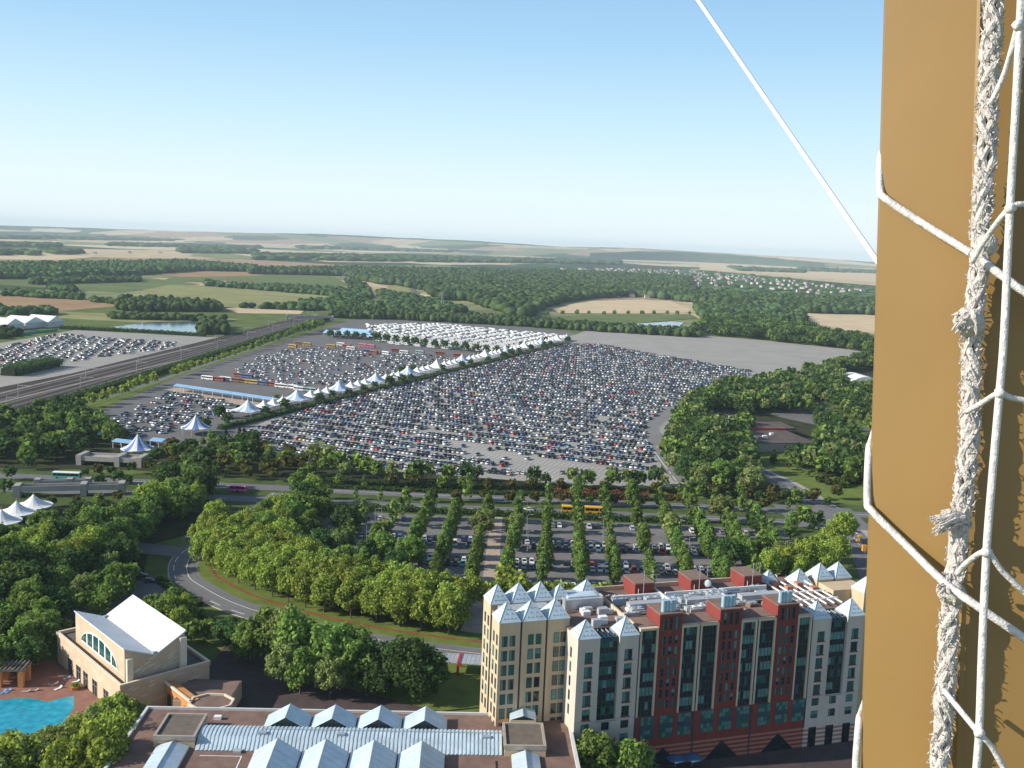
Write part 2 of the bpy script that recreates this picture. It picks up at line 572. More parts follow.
# right hand clearing
sheet('lawn', [(755, 452), (790, 450), (800, 468), (840, 480), (890, 492), (890, 512), (850, 512), (812, 492), (770, 474)], m_lawn)
sheet('lawn', [(800, 408), (860, 440), (890, 452), (890, 430), (840, 400)], m_lawn)
sheet('car_park', [(690, 428), (700, 408), (745, 412), (745, 432)], m_asph2)
sheet('car_park', [(770, 415), (800, 395), (890, 440), (890, 462), (815, 425)], m_asph2)

# boulevard: two carriageways running east-west
strip('verge', [Vector((-330, 425, 0)), Vector((220, 421, 0))], -38, 20, mat('verge_grass', (.075, .105, .035), .95, .3, .15, spec=.05, detail=8))
up = smooth_path([(-330, 432, 0), (-150, 430, 0), (-40, 428, 0), (60, 427, 0), (140, 425, 0), (260, 420, 0)], 8)
lo = smooth_path([(-330, 410, 0), (-150, 409, 0), (-40, 408, 0), (60, 408, 0), (140, 406, 0), (260, 402, 0)], 8)
for p in (up, lo):
    strip('road', p, -4.6, 4.6, m_road)
    for o0 in (-3.2, -1.5, 1.5, 3.2):
        strip('road', p, o0 - .35, o0 + .35, mat('road_wear', (.145, .143, .143), .9, .2, .3, detail=9))
    strip('road_marking', p, -.1, .1, m_paint, dash=(6, 6))
    for s in (-1, 1):
        kerb(p, s * 4.6, s * 4.95, m_kerb)
rr = smooth_path([(118, 560, 0), (126, 505, 0), (133, 478, 0), (138, 440, 0), (139, 405, 0), (136, 370, 0), (128, 330, 0), (122, 280, 0), (124, 230, 0), (132, 150, 0)], 10)
strip('road', rr, -5.5, 5.5, m_road)
strip('pavement', rr, 5.6, 8.6, m_conc)
strip('road_marking', rr, -.1, .1, m_paint, dash=(4, 5))
sheet('road', [(118, 400), (150, 399), (152, 434), (118, 436)], m_road, px=False)
for k in range(9):
    x = 131.5 + k * 1.2
    sheet('road_marking', [(x, 393), (x + .6, 393), (x + .6, 397), (x, 397)], m_paint, px=False)
sheet('road_marking', [(133.5, 443.5), (143, 442.5), (143, 443.3), (133.5, 444.3)], m_paint, px=False)
# car park exit lane on the right of the big car park
ex = smooth_path([G(688, 482), G(672, 462), G(654, 438), G(648, 428), G(657, 419), G(676, 408)], 8)
strip('road', ex, -7, 7, mat('lane_asphalt', (.20, .195, .19), .9, .1, .1))
strip('road_marking', ex, 5.4, 5.8, m_paint, dash=(9, 3))
kerb(ex, -7, -7.7, m_kerb, .15)
sheet('path', [(655, 446), (668, 447), (681, 470), (672, 462)], m_path)

# hotel car park
sheet('car_park', [(-100, 311), (108, 311), (112, 395), (-92, 395)], mat('hotel_asphalt', (.18, .172, .168), .9, .22, .10, spec=.15, detail=9), px=False)
sheet('path', [(-7.2, 296), (-2.2, 296), (-1.6, 396), (-6.4, 396)], m_path, px=False)
sheet('path', [(-14, 252), (-3, 252), (-2.2, 312), (-8.2, 312)], m_path, px=False)
# entry road curving round to the hotel
er = smooth_path([(-97, 420, 0), (-99, 392, 0), (-103, 360, 0), (-108, 333, 0), (-103, 312, 0), (-94, 300, 0), (-80, 287, 0), (-62, 276, 0), (-45, 268, 0), (-26, 262, 0), (-8, 258, 0), (14, 255, 0)], 8)
strip('lawn', er, 4.5, 15, m_lawn)
strip('road', er, -4.6, 4.6, m_road)
sheet('road', [(-135, 345), (-104, 338), (-102, 328), (-135, 333)], m_road, px=False)
m_wear = mat('road_wear', (.145, .143, .143), .9, .2, .3, detail=9)
for o0 in (-2.9, -1.2, 1.6, 3.2):
    strip('road', er, o0 - .35, o0 + .35, m_wear)
strip('road_marking', er, 0.9, 1.1, m_paint)
strip('road_marking', er, -3.2, -2.95, m_paint, dash=(5, 4))
kerb(er, 4.6, 5.0, m_kerb)
kerb(er, -4.6, -5.0, m_kerb)
strip('flower_bed', er[27:], 8.4, 9.5, mat('bedding_flowers', (.22, .07, .03), .9, .5, 1.2, detail=6))
for k in range(7):
    sheet('road_marking', [(-8.6 + k * 1.15, 252.2), (-8.0 + k * 1.15, 252.2), (-8.0 + k * 1.15, 255.4), (-8.6 + k * 1.15, 255.4)], m_paint, px=False)
# hotel grounds
sheet('courtyard', [(-74, 199), (-74, 262), (-60, 262), (-30, 235), (-6, 216), (-6, 199)], m_dpave, px=False)
sheet('lawn', [(-64, 252), (-40, 235), (-14, 224), (-2, 228), (-6, 250), (-30, 256), (-56, 268)], m_lawn, px=False)
sheet('pavement', [(15, 150), (15, 205), (90, 235), (150, 250), (150, 150)], m_dpave, px=False)
sheet('pool_deck', [(-150, 190), (-76, 190), (-84, 213), (-113, 243), (-135, 252), (-160, 250)], m_pave, px=False)
sheet('car_park', [(-125, 270), (-104, 262), (-88, 290), (-104, 308), (-128, 300)], m_asph2, px=False)

HAZE = MB().box(-30400, 30400, -700, 30400, -2.0, 230.0)
hz = HAZE.obj('haze', [])
hz['kind'] = 'stuff'
mh = bpy.data.materials.new('haze_air')
mh.use_nodes = True
t = mh.node_tree
for n in list(t.nodes):
    t.nodes.remove(n)
out = t.nodes.new('ShaderNodeOutputMaterial')
pv = t.nodes.new('ShaderNodeVolumePrincipled')
pv.inputs['Color'].default_value = (.74, .89, 1.0, 1)
pv.inputs['Density'].default_value = 0.000050
pv.inputs['Anisotropy'].default_value = 0.0
t.links.new(pv.outputs[0], out.inputs['Volume'])
hz.data.materials.append(mh)

# ------------------------------------------------------------------ woods: one mass each
import bmesh
def ico(sub):
    bm = bmesh.new()
    bmesh.ops.create_icosphere(bm, subdivisions=sub, radius=1.0)
    bm.verts.ensure_lookup_table()
    v = np.array([p.co[:] for p in bm.verts])
    f = np.array([[q.index for q in fc.verts] for fc in bm.faces])
    bm.free()
    return v, f
ICO = {1: ico(1), 2: ico(2)}

def scatter(poly, sp, seed=1, keep=1.0):
    rg = random.Random(seed)
    xs = [p[0] for p in poly]
    ys = [p[1] for p in poly]
    out = []
    y = min(ys)
    while y < max(ys):
        x = min(xs)
        while x < max(xs):
            qx, qy = x + rg.uniform(-.45, .45) * sp, y + rg.uniform(-.45, .45) * sp
            if pip(poly, qx, qy) and rg.random() < keep:
                out.append((qx, qy))
            x += sp
        y += sp * .87
    return out

def wood(name, polys, sp, h, m, sub=2, keep=1.0, px=True, seed=3, zoff=0.0):
    v0, f0 = ICO[sub]
    V, Fc = [], []
    n0 = 0
    rg = np.random.default_rng(seed)
    for pi, poly in enumerate(polys):
        pts = scatter(gpoly(poly) if px else poly, sp, seed + pi, keep)
        for (x, y) in pts:
            hh = h * rg.uniform(.65, 1.15)
            r = sp * rg.uniform(.5, .78)
            nz = 1 + rg.uniform(-.28, .28, len(v0))
            v = v0 * nz[:, None]
            an = rg.uniform(0, 6.28)
            c, s = math.cos(an), math.sin(an)
            v = np.stack([v[:, 0] * c - v[:, 1] * s, v[:, 0] * s + v[:, 1] * c, v[:, 2]], 1)
            v = v * [r, r, hh * .55] + [x, y, hh * .48 + zoff]
            V.append(v)
            Fc.append(f0 + n0)
            n0 += len(v0)
    if not V:
        return
    me = np_mesh(name, np.concatenate(V), np.concatenate(Fc), m, tris=True)
    o = link(name, me)
    o['kind'] = 'stuff'
    return o

lm_far = leaf_mat('far_wood_leaves', (.062, .104, .036), vv=.6, transl=.15)
lm_hedge = leaf_mat('hedge_leaves', (.055, .095, .02), vv=.4, transl=.2)

for k, (nm, polys, sp, h, sub, keep) in enumerate([
    ('woodland', [[(-60, 268), (60, 266), (130, 265), (180, 263), (256, 269), (256, 272), (200, 271), (140, 275), (60, 279), (-60, 279)]], 12, 15, 2, 1),
    ('woodland', [[(250, 271), (345, 270), (512, 272), (600, 274), (690, 279), (700, 303), (640, 296.5), (595, 298), (565, 302), (542, 309), (528, 318), (512, 316), (478, 305), (470, 301), (440, 300), (425, 291), (395, 285), (376, 284), (345, 276), (250, 274)]], 15, 15, 2, 1),
    ('woodland', [[(640, 290), (780, 299), (900, 304), (900, 316), (800, 313), (700, 303), (640, 297)]], 13, 15, 2, 1),
    ('woodland', [[(695, 307), (790, 311), (803, 317), (806, 324), (760, 322), (700, 318)]], 11, 12, 2, 1),
    ('village_trees', [[(540, 268), (690, 270), (780, 278), (900, 291), (900, 300), (780, 296), (690, 288), (540, 283)]], 30, 7, 2, .5),
    ('hedgerow', [[(330, 312), (400, 313), (512, 321), (600, 328), (700, 334), (700, 338), (600, 332), (512, 326), (400, 320), (330, 318)]], 7, 9, 2, 1),
    ('copse', [[(118, 306), (150, 302), (215, 307), (222, 312), (150, 312), (118, 311)], [(198, 328), (224, 326), (226, 335), (198, 335)], [(120, 301), (130, 299), (134, 302), (122, 304)]], 8, 11, 2, 1),
    ('hedgerow', [[(5, 293), (40, 295), (82, 298), (82, 300), (40, 298), (5, 296)], [(50, 287), (76, 290), (76, 292), (50, 290)], [(30, 281), (140, 279), (140, 282), (30, 285)],
                  [(205, 283), (256, 288), (256, 290), (205, 286)], [(256, 286), (350, 291), (365, 298), (350, 300), (330, 296), (256, 290)], [(-20, 310), (55, 313), (55, 317), (-20, 315)],
                  [(300, 304), (345, 300), (380, 304), (385, 312), (335, 312), (240, 308), (300, 307)], [(378, 292), (440, 303), (470, 313), (390, 311), (384, 305)], [(345, 280), (366, 286), (372, 300), (358, 300), (352, 290)]], 10, 9, 2, .85),
    ('hedgerow', [[(110, 316), (230, 320), (230, 322), (110, 319)], [(90, 300), (120, 303), (120, 305), (90, 302)], [(0, 330), (20, 335), (0, 340)]], 8, 7, 2, .8),
    ('far_woods', [[(-60, 251), (36, 253), (36, 256), (-60, 255)], [(44, 250), (82, 252), (82, 255), (44, 254)], [(180, 249), (256, 251), (256, 254), (180, 253)], [(256, 255), (400, 256), (520, 259), (620, 261), (620, 265), (520, 263), (400, 262), (256, 260)],
                   [(728, 267), (800, 271), (806, 273), (740, 271)], [(800, 268), (890, 272), (890, 274), (800, 271)], [(110, 244), (260, 247), (260, 249), (110, 246)], [(-60, 243), (60, 245), (60, 247), (-60, 246)]], 45, 17, 1, .8),
    ('far_woods', [[(300, 247), (520, 252), (520, 254), (300, 249)], [(620, 256), (800, 263), (800, 265), (620, 258)], [(0, 237), (200, 240), (200, 241.5), (0, 239)], [(540, 252), (700, 257), (700, 258.5), (540, 254)]], 90, 24, 1, .75),
]):
    wood(nm, polys, sp, h, lm_far, sub, keep, seed=20 + k * 7)

# ------------------------------------------------------------------ tree prototypes
def leaf_quads(P, N, size, rg):
    n = len(P)
    N = N + rg.normal(0, .45, (n, 3))
    N /= np.linalg.norm(N, axis=1)[:, None] + 1e-9
    A = np.cross(N, rg.normal(0, 1, (n, 3)))
    A /= np.linalg.norm(A, axis=1)[:, None] + 1e-9
    B = np.cross(N, A)
    s = (size * rg.uniform(.6, 1.3, n))[:, None]
    q = np.stack([P - A * s - B * s * .6, P + A * s * .2 - B * s, P + A * s + B * s * .5, P - A * s * .3 + B * s], 1)
    return q.reshape(-1, 3), np.arange(4 * n).reshape(-1, 4)

def crown_pts(rg, H, Rr, zb, nc, nl, shape):
    P, N = [], []
    hz = (H - zb) / 2
    zc = zb + hz
    for c in range(nc):
        an = rg.uniform(0, 2 * np.pi)
        if shape == 'broad':
            u = rg.uniform(-.75, 1)
            q = math.sqrt(max(0, 1 - u * u))
            f = rg.uniform(.4, .88)
            cen = np.array([math.cos(an) * q * Rr * f, math.sin(an) * q * Rr * f, zc + u * hz * f])
            cr = Rr * rg.uniform(.16, .32)
        elif shape == 'loose':
            u = rg.uniform(-.6, 1)
            q = math.sqrt(max(0, 1 - u * u))
            f = rg.uniform(.3, .95)
            cen = np.array([math.cos(an) * q * Rr * f, math.sin(an) * q * Rr * f, zc + u * hz * f])
            cr = Rr * rg.uniform(.15, .32)
        elif shape == 'col':
            t_ = rg.uniform(0, 1) ** .9
            pr = Rr * (math.sin(math.pi * min(1, .16 + t_ * .84)) ** .65)
            cen = np.array([math.cos(an) * pr * .55, math.sin(an) * pr * .55, zb + .4 + t_ * (H - zb - .9)])
            cr = Rr * rg.uniform(.22, .42) * (.6 + .4 * pr / Rr)
        else:
            t_ = rg.uniform(0, 1) ** 1.3
            pr = Rr * (1 - t_) + .12
            cen = np.array([math.cos(an) * pr * .6, math.sin(an) * pr * .6, zb + t_ * (H - zb - .3)])
            cr = .25 + pr * rg.uniform(.3, .5)
        d = rg.normal(0, 1, (nl, 3))
        d[:, 2] += .35
        d /= np.linalg.norm(d, axis=1)[:, None]
        P.append(cen + d * (cr * rg.uniform(.35, 1.25, nl))[:, None] * (1, 1, 1.05))
        N.append(d)
    return np.concatenate(P), np.concatenate(N)

m_bark = mat('bark', (.13, .10, .075), .95, .3, 3)
KINDS = {   # name, label words, colour, H, R, base, clumps, leaves, leaf size, shape
    'plane': ('plane_tree', 'bright plane tree', (.30, .375, .07), 12.5, 5.3, 2.0, 84, 100, .29, 'broad', None),
    'col': ('columnar_tree', 'upright tree', (.19, .285, .07), 12.0, 3.1, 1.0, 70, 72, .27, 'col', None),
    'dark': ('broadleaf_tree', 'dark tree', (.088, .155, .047), 10.0, 4.4, 1.2, 72, 85, .28, 'broad', None),
    'mid': ('broadleaf_tree', 'mid-green tree', (.20, .30, .07), 10.0, 4.3, 1.2, 76, 85, .28, 'broad', None),
    'pale': ('willow_tree', 'pale loose tree', (.27, .33, .11), 10.0, 3.8, 1.0, 90, 60, .25, 'loose', None),
    'aut': ('ornamental_tree', 'olive tree', (.15, .145, .042), 6.5, 2.6, 1.3, 36, 60, .25, 'broad', None),
    'con': ('conifer_tree', 'dark conifer', (.040, .075, .032), 11.0, 3.2, .6, 60, 60, .26, 'cone', None),
    'bush': ('bush', 'low bush', (.095, .125, .030), 3.4, 2.2, .1, 18, 70, .28, 'broad', None),
}
PROTO = {}
for key, (nm, words, col, H, Rr, zb, nc, nl, ls, shape, col2) in KINDS.items():
    lm = leaf_mat(key + '_leaves', col)
    var = []
    for vi in range(3):
        rg = np.random.default_rng(hash(key) % 1000 * 0 + 100 + vi * 17 + len(key) * 3 + ord(key[0]))
        hh = H * (1 + (vi - 1) * .06)
        P, N = crown_pts(rg, hh, Rr, zb, nc, nl, shape)
        v, q = leaf_quads(P, N, ls, rg)
        me = np_mesh('crown', v, q, lm)
        tb = MB()
        tb.tube([(0, 0, -.2), (.05, 0, zb + .6), (0, .08, hh * .5), (.1, 0, hh * .8)], [.24, .18, .11, .03], 6)
        for k in range(5):
            an = k * 1.3 + vi
            z0 = zb + .3 + k * .5
            tb.tube([(0, 0, z0), (math.cos(an) * Rr * .35, math.sin(an) * Rr * .35, z0 + 1.2), (math.cos(an) * Rr * .65, math.sin(an) * Rr * .65, z0 + 2.2)], [.1, .07, .03], 5)
        tm = tb.mesh('trunk', m_bark)
        idx = rg.permutation(len(P))[:170 if shape != 'col' else 110]
        lv = leaf_quads(P[idx], N[idx], ls * 3.4, rg)
        var.append((me, tm, lv, hh))
    PROTO[key] = (nm, words, var, lm)

TREES = []      # x, y, height, kind, row description
def tpx(lst, kind, desc, h=None, jit=0.0):
    for p in lst:
        g = G(p[0], p[1])
        k = rnd.choice(kind) if isinstance(kind, (list, tuple)) else kind
        hh = (p[2] if len(p) > 2 else (h or KINDS[k][3])) * rnd.uniform(.92, 1.08)
        TREES.append((g.x + rnd.uniform(-jit, jit), g.y + rnd.uniform(-jit, jit), hh, k, desc))

def trow(p0, p1, n, kind, desc, h=None, jit=.8):
    a, b_ = G(*p0), G(*p1)
    for i in range(n):
        q = a.lerp(b_, i / max(1, n - 1))
        k = rnd.choice(kind) if isinstance(kind, (list, tuple)) else kind
        TREES.append((q.x + rnd.uniform(-jit, jit), q.y + rnd.uniform(-jit, jit), (h or KINDS[k][3]) * rnd.uniform(.88, 1.1), k, desc))

def tfill(px, sp, kinds, desc, h=None, holes=(), seed=5, world=False, hv=.3):
    poly = px if world else gpoly(px)
    hp = [gpoly(q) for q in holes]
    rg = random.Random(seed)
    for (x, y) in scatter(poly, sp, seed):
        if any(pip(q, x, y) for q in hp):
            continue
        k = rg.choice(kinds)
        TREES.append((x, y, (h or KINDS[k][3]) * rg.uniform(1 - hv, 1 + hv), k, desc))

# plane trees between the entry road and the hotel car park: three ranks following the curve
for rank, (off, word) in enumerate(((11.8, 'first rank by the flower bed'), (18, 'second rank from the flower bed'), (24.5, 'third rank from the flower bed'), (31, 'fourth rank from the flower bed'))):
    L, _ = band(er, off, 0)
    acc = 0
    last = None
    for i, p in enumerate(L[20:-3 if rank == 0 else -6]):
        if last is None or (p - last).length > 6.6:
            last = p
            if p.x < -8:
                TREES.append((p.x + rnd.uniform(-.6, .6), p.y + rnd.uniform(-.6, .6), rnd.uniform(11.2, 13.2), 'plane', word))
tpx([(206, 566), (214, 574), (204, 553), (213, 557), (222, 566), (228, 578), (210, 541), (221, 547), (232, 560), (216, 531)], 'plane', 'grove corner at the bend', 11.5)
tpx([(318, 565, 13), (338, 560, 12), (352, 588, 12), (366, 570, 11), (386, 560, 11), (310, 542, 12), (322, 527, 12), (396, 587, 11), (345, 535, 11)], ['mid', 'dark'], 'shady left end of the hotel car park')
# dark grove left of the hotel car park
tpx([(238, 553), (252, 545), (266, 538), (280, 531), (292, 523), (303, 514), (312, 505), (262, 552), (278, 545), (292, 537), (304, 528), (314, 519)], ['mid', 'dark', 'plane'], 'grove left of the hotel car park', 13.5)
tpx([(296, 560, 11), (330, 585, 12.5), (345, 580, 11), (318, 580, 12), (300, 545, 11), (375, 585, 9), (412, 572, 12)], 'mid', 'left end of the hotel car park', 11)
# upright trees in ranks across the hotel car park
for k in range(-6, 8):
    cx = 14.5 + 11.8 * k
    for j, yy in enumerate((318, 330, 341, 352.5, 364, 376, 388, 402, 421)):
        if rnd.random() < (.07 if j not in (7, 8) else .25):
            continue
        if k in (-6,) and j > 5:
            continue
        kk = 'col' if rnd.random() < .86 else 'pale'
        TREES.append((cx + (yy - 350) * .05 + rnd.uniform(-.5, .5) + (5.0 if False else 0), yy + rnd.uniform(-1.6, 1.6), rnd.uniform(9, 12.5), kk,
                      '%s file of the hotel car park' % ONES[k + 7]))
# light hedge trees behind the hotel
trow((490, 600), (606, 604), 15, 'plane', 'low row behind the hotel tower', 7.2)
tpx([(505, 588, 8), (520, 592, 7)], 'plane', 'low row behind the hotel tower')
# plane clump right of hotel roof
tpx([(770, 584), (787, 580), (803, 574), (818, 562), (832, 552), (843, 543), (800, 585), (820, 575), (838, 566)], 'plane', 'clump behind the hotel right end', 11.5)
tpx([(770, 545, 10), (790, 540, 11), (760, 560, 10), (742, 565, 11), (725, 570, 11), (756, 535, 9), (815, 533, 10), (800, 528, 10)], ['col', 'mid', 'dark'], 'right end of the hotel car park')
# trees in front of the lobby, across the entry road
tpx([(238, 655, 10), (228, 648, 9), (248, 664, 11), (264, 664, 14), (284, 668, 17), (300, 676, 16), (322, 684, 16), (338, 684, 15), (352, 688, 14), (300, 695, 12), (330, 700, 11), (285, 690, 11)], ['mid', 'dark', 'pale', 'mid'], 'clump before the lobby roof')
tpx([(372, 690, 10), (392, 692, 13), (404, 696, 14), (416, 694, 14), (428, 698, 12), (420, 702, 10), (375, 700, 8)], 'dark', 'dark clump before the lobby roof')
# around the pool building
tpx([(152, 618, 8), (166, 628, 9), (180, 636, 8), (192, 644, 7), (205, 640, 6), (172, 615, 8), (186, 622, 8)], ['mid', 'plane'], 'row behind the pool building')
tpx([(178, 522, 11), (187, 516, 12), (196, 510, 12), (205, 500, 12)], ['mid', 'plane'], 'verge at the entry road top')
tpx([(206, 634, 4.5), (214, 642, 5), (223, 634, 4), (200, 624, 5), (232, 642, 5), (212, 626, 3.5)], ['mid', 'pale'], 'shrubs by the road bend')
tpx([(110, 608, 9), (125, 600, 8), (98, 620, 8), (95, 605, 9), (82, 614, 7)], ['mid', 'aut', 'mid'], 'clump behind the pool building')
tfill([(-40, 580), (30, 585), (60, 612), (62, 648), (58, 668), (30, 678), (-40, 690)], 6.5, ['mid', 'mid', 'dark'], 'mass left of the pool', 10.5, seed=8)
tpx([(10, 800, 12), (34, 796, 12), (58, 782, 11), (80, 764, 10), (15, 784, 10), (38, 774, 9.5), (58, 764, 9), (-5, 792, 10), (98, 744, 9.5), (116, 740, 10), (130, 737, 8.5), (92, 782, 13), (114, 772, 13), (66, 805, 14), (-8, 815, 12), (100, 800, 14), (140, 728, 6)], ['plane', 'pale', 'plane'], 'thicket in front of the pool')
# large mixed mass on the left
tfill([(-40, 550), (40, 545), (90, 530), (125, 522), (145, 505), (200, 482), (206, 500), (194, 514), (150, 535), (126, 562), (98, 585), (60, 598), (10, 590), (-40, 585)], 7.2, ['mid', 'dark', 'mid', 'plane'], 'mass left of the entry road', 11.5, seed=13,
      holes=[[(0, 500), (45, 500), (50, 530), (-10, 545)], [(140, 548), (210, 520), (230, 560), (190, 590)]])
tfill([(60, 545), (135, 560), (130, 590), (95, 610), (60, 600)], 6.5, ['mid', 'dark', 'pale'], 'trees along the small car park', 9.5, seed=14)
# dark trees behind the boulevard on the left
tfill([(-40, 425), (60, 408), (100, 425), (130, 440), (120, 455), (60, 462), (-40, 470)], 9, ['dark', 'dark', 'mid'], 'dark belt below the railway', 9, seed=15, holes=[[(85, 447), (150, 445), (150, 470), (85, 470)], [(-40, 414), (30, 408), (30, 420), (-40, 428)]])
tpx([(30, 470, 7), (10, 480, 7), (55, 458, 7), (100, 487, 6), (118, 484, 6), (128, 488, 6), (148, 470, 6), (6, 495, 7)], 'dark', 'beside the concrete bridges')
tfill([(145, 462), (215, 442), (330, 462), (330, 478), (245, 478), (150, 482)], 8.5, ['dark', 'aut', 'mid', 'aut'], 'belt before the big car park', 6.5, seed=17)
tfill([(215, 444), (262, 447), (262, 460), (200, 462)], 8, ['dark', 'con'], 'belt before the big car park', 8, seed=18)
# boundary of the big car park
tpx([(270, 462, 9), (282, 466, 8), (315, 466, 12), (328, 470, 13), (338, 473, 11), (355, 474, 11), (366, 476, 10), (378, 478, 9), (345, 478, 8), (392, 480, 9)], ['pale', 'mid', 'dark'], 'tall clump before the big car park')
tpx([(417, 481, 11), (412, 483, 9), (428, 482, 9), (449, 481, 8), (467, 481, 9), (476, 483, 8), (533, 484, 9), (545, 486, 6), (572, 487, 9), (586, 487, 9), (612, 487, 10), (625, 488, 9), (638, 488, 9), (655, 486, 10), (664, 490, 8)], ['pale', 'mid', 'dark'], 'near edge of the big car park')
# boulevard trees
for (x0, y0, x1, y1, n, hh, dd) in [(292, 486, 840, 500, 24, 6.5, 'far verge of the boulevard'), (300, 498, 790, 511, 20, 5.5, 'middle verge of the boulevard'), (150, 470, 300, 484, 7, 6, 'left part of the boulevard verge')]:
    trow((x0, y0), (x1, y1), n, ['aut', 'col', 'mid', 'aut'], dd, hh, 1.5)
tfill([(690, 492), (830, 503), (830, 508), (690, 498)], 6, ['aut', 'mid', 'dark'], 'shrubby verge at right', 5.5, seed=19)
tfill([(160, 300), (420, 330), (520, 700), (330, 900), (300, 560), (240, 440), (165, 380)], 11, ['mid', 'dark', 'pale'], 'park beyond the right road', 10, world=True, seed=51)
tpx([(85, 478, 5), (98, 477, 6), (112, 476, 5), (132, 474, 6), (30, 506, 4), (52, 507, 5), (76, 506, 4.5), (100, 505, 5), (118, 503, 5)], ['dark', 'mid', 'aut'], 'foot of the concrete bridges')
# wooded corner at the right
holes_r = [[(702, 432), (706, 413), (742, 415), (742, 434)], [(748, 470), (750, 412), (815, 415), (822, 455), (786, 462), (800, 480), (812, 500), (784, 500)], [(822, 420), (802, 402), (812, 398), (885, 440), (885, 462)], [(840, 374), (890, 366), (890, 396), (848, 394)]]
tfill([(661, 472), (672, 432), (690, 404), (720, 392), (760, 386), (800, 378), (860, 362), (900, 352), (900, 480), (850, 486), (800, 470), (760, 500), (700, 494)], 7.8, ['dark', 'mid', 'dark', 'pale', 'dark'], 'wooded corner at right', 11, seed=21, holes=holes_r)
tpx([(773, 464, 8)], 'con', 'lone conifer by the brown-roofed building')
tpx([(788, 470, 4.5), (800, 472, 5), (795, 466, 5)], ['aut', 'dark'], 'shrubs by the brown-roofed building')
tfill([(800, 475), (880, 482), (880, 492), (830, 488)], 6, ['bush', 'mid'], 'rough bank beside the right road', 3.5, seed=22)
# trees beyond the big car park, right
tfill([(690, 334), (740, 338), (800, 345), (868, 352), (876, 348), (840, 339), (800, 331), (760, 322), (705, 324)], 11, ['mid', 'dark', 'dark'], 'wood beyond the empty car park', 14, seed=23)
tpx([(800, 335, 16), (826, 346, 17), (840, 346, 16), (858, 349, 17), (866, 352, 14)], ['mid', 'dark'], 'tall trees by the stubble field')
# avenue beside the railway road
tpx([(75, 413), (83, 410), (92, 407), (104, 404), (112, 399), (124, 397), (131, 392), (137, 390), (143, 388), (153, 385), (174, 378), (181, 375), (186, 374), (192, 371)], 'plane', 'avenue beside the railway', 9)
trow((200, 368), (248, 352), 10, 'plane', 'avenue beside the railway', 7)
trow((252, 351), (300, 333), 12, 'mid', 'far end of the railway avenue', 8, 2)
trow((296, 335), (322, 328), 8, 'mid', 'far end of the railway avenue', 13, 5)
# row between coaches and motorhomes, trees along the tent walk
trow((330, 338), (372, 340), 6, 'dark', 'row in front of the motorhomes', 9)
trow((378, 342), (496, 355), 13, 'dark', 'row in front of the motorhomes', 10)
WALK0, WALK1 = Vector((-186, 532, 0)), Vector((62, 1180, 0))
WD = (WALK1 - WALK0).normalized()
WN = Vector((WD.y, -WD.x, 0))
L = (WALK1 - WALK0).length
for i in range(34):
    d = 20 + i * (L - 30) / 34
    q = WALK0 + WD * d + WN * rnd.choice((9, 10, -9, 11))
    TREES.append((q.x, q.y, rnd.uniform(6, 9), 'dark', 'walkway beside the peaked tents'))
for a, b_, n in [((548, 315.5), (690, 315.5), 12)]:
    trow(a, b_, n, 'mid', 'line in front of the round stubble field', 9, 2)
tpx([(592, 790, 12.0), (630, 792, 11.5), (612, 795, 8)], ['pale', 'mid', 'mid'], 'foot of the white hotel wing')

from mathutils import noise
def in_view(p, h=8, mx=900):
    x, y, q = proj(p)
    x2, y2, _ = proj((p[0], p[1], p[2] + h))
    return q > 0 and -25 < x < mx and y > 200 and y2 < 775

cand = []
for i, (x, y, h, k, dsc) in enumerate(TREES):
    if in_view((x, y, 0), h, 1250):
        q = proj((x, y, h / 2))
        cand.append((h / q[2] if q[0] < 885 else -1, i))
cand.sort(reverse=True)
TOP = set(i for _, i in cand[:330])
order = sorted(TOP, key=lambda i: proj((TREES[i][0], TREES[i][1], 0))[0])
cnt = {}
rest_v, rest_q, rest_m, rn = [], [], [], 0
rest_keys = list(PROTO)
seen_i = set(i for _, i in cand)
SRC = {}
for i in order:
    x, y, h, k, dsc = TREES[i]
    nm, words, var, lm = PROTO[k]
    vi = i % 3
    me, tm, lv, hh = var[vi]
    ck = (words, dsc)
    cnt[ck] = cnt.get(ck, 0) + 1
    lab = '%s, %s from left in the %s' % (words, nth(cnt[ck]), dsc)
    if (k, vi) not in SRC:
        t_ = thing(nm, lab, 'tree' if k != 'bush' else 'bush')
        link('trunk', tm, t_)
        link('crown', me, t_)
        SRC[(k, vi)] = t_
    else:
        t_ = copy_tree(SRC[(k, vi)])
        t_['label'] = lab
    t_['group'] = dsc
    s = h / hh
    t_.location = (x, y, 0)
    t_.rotation_euler = (0, 0, rnd.uniform(0, 6.28))
    wd = s * rnd.uniform(.88, 1.14)
    t_.scale = (wd, wd, s)
for _, i in cand[330:]:
    x, y, h, k, dsc = TREES[i]
    nm, words, var, lm = PROTO[k]
    me, tm, (v, q), hh = var[i % 3]
    s = h / hh
    an = rnd.uniform(0, 6.28)
    c, sn = math.cos(an), math.sin(an)
    vv = np.stack([(v[:, 0] * c - v[:, 1] * sn) * s + x, (v[:, 0] * sn + v[:, 1] * c) * s + y, v[:, 2] * s], 1)
    rest_v.append(vv)
    rest_q.append(q + rn)
    rest_m.append(np.full(len(q), rest_keys.index(k)))
    rn += len(v)
if rest_v:
    me = np_mesh('distant_trees', np.concatenate(rest_v), np.concatenate(rest_q), [PROTO[k][3] for k in rest_keys], np.concatenate(rest_m))
    link('distant_trees', me)['kind'] = 'stuff'
print('trees', len(TREES), 'in view', len(cand))

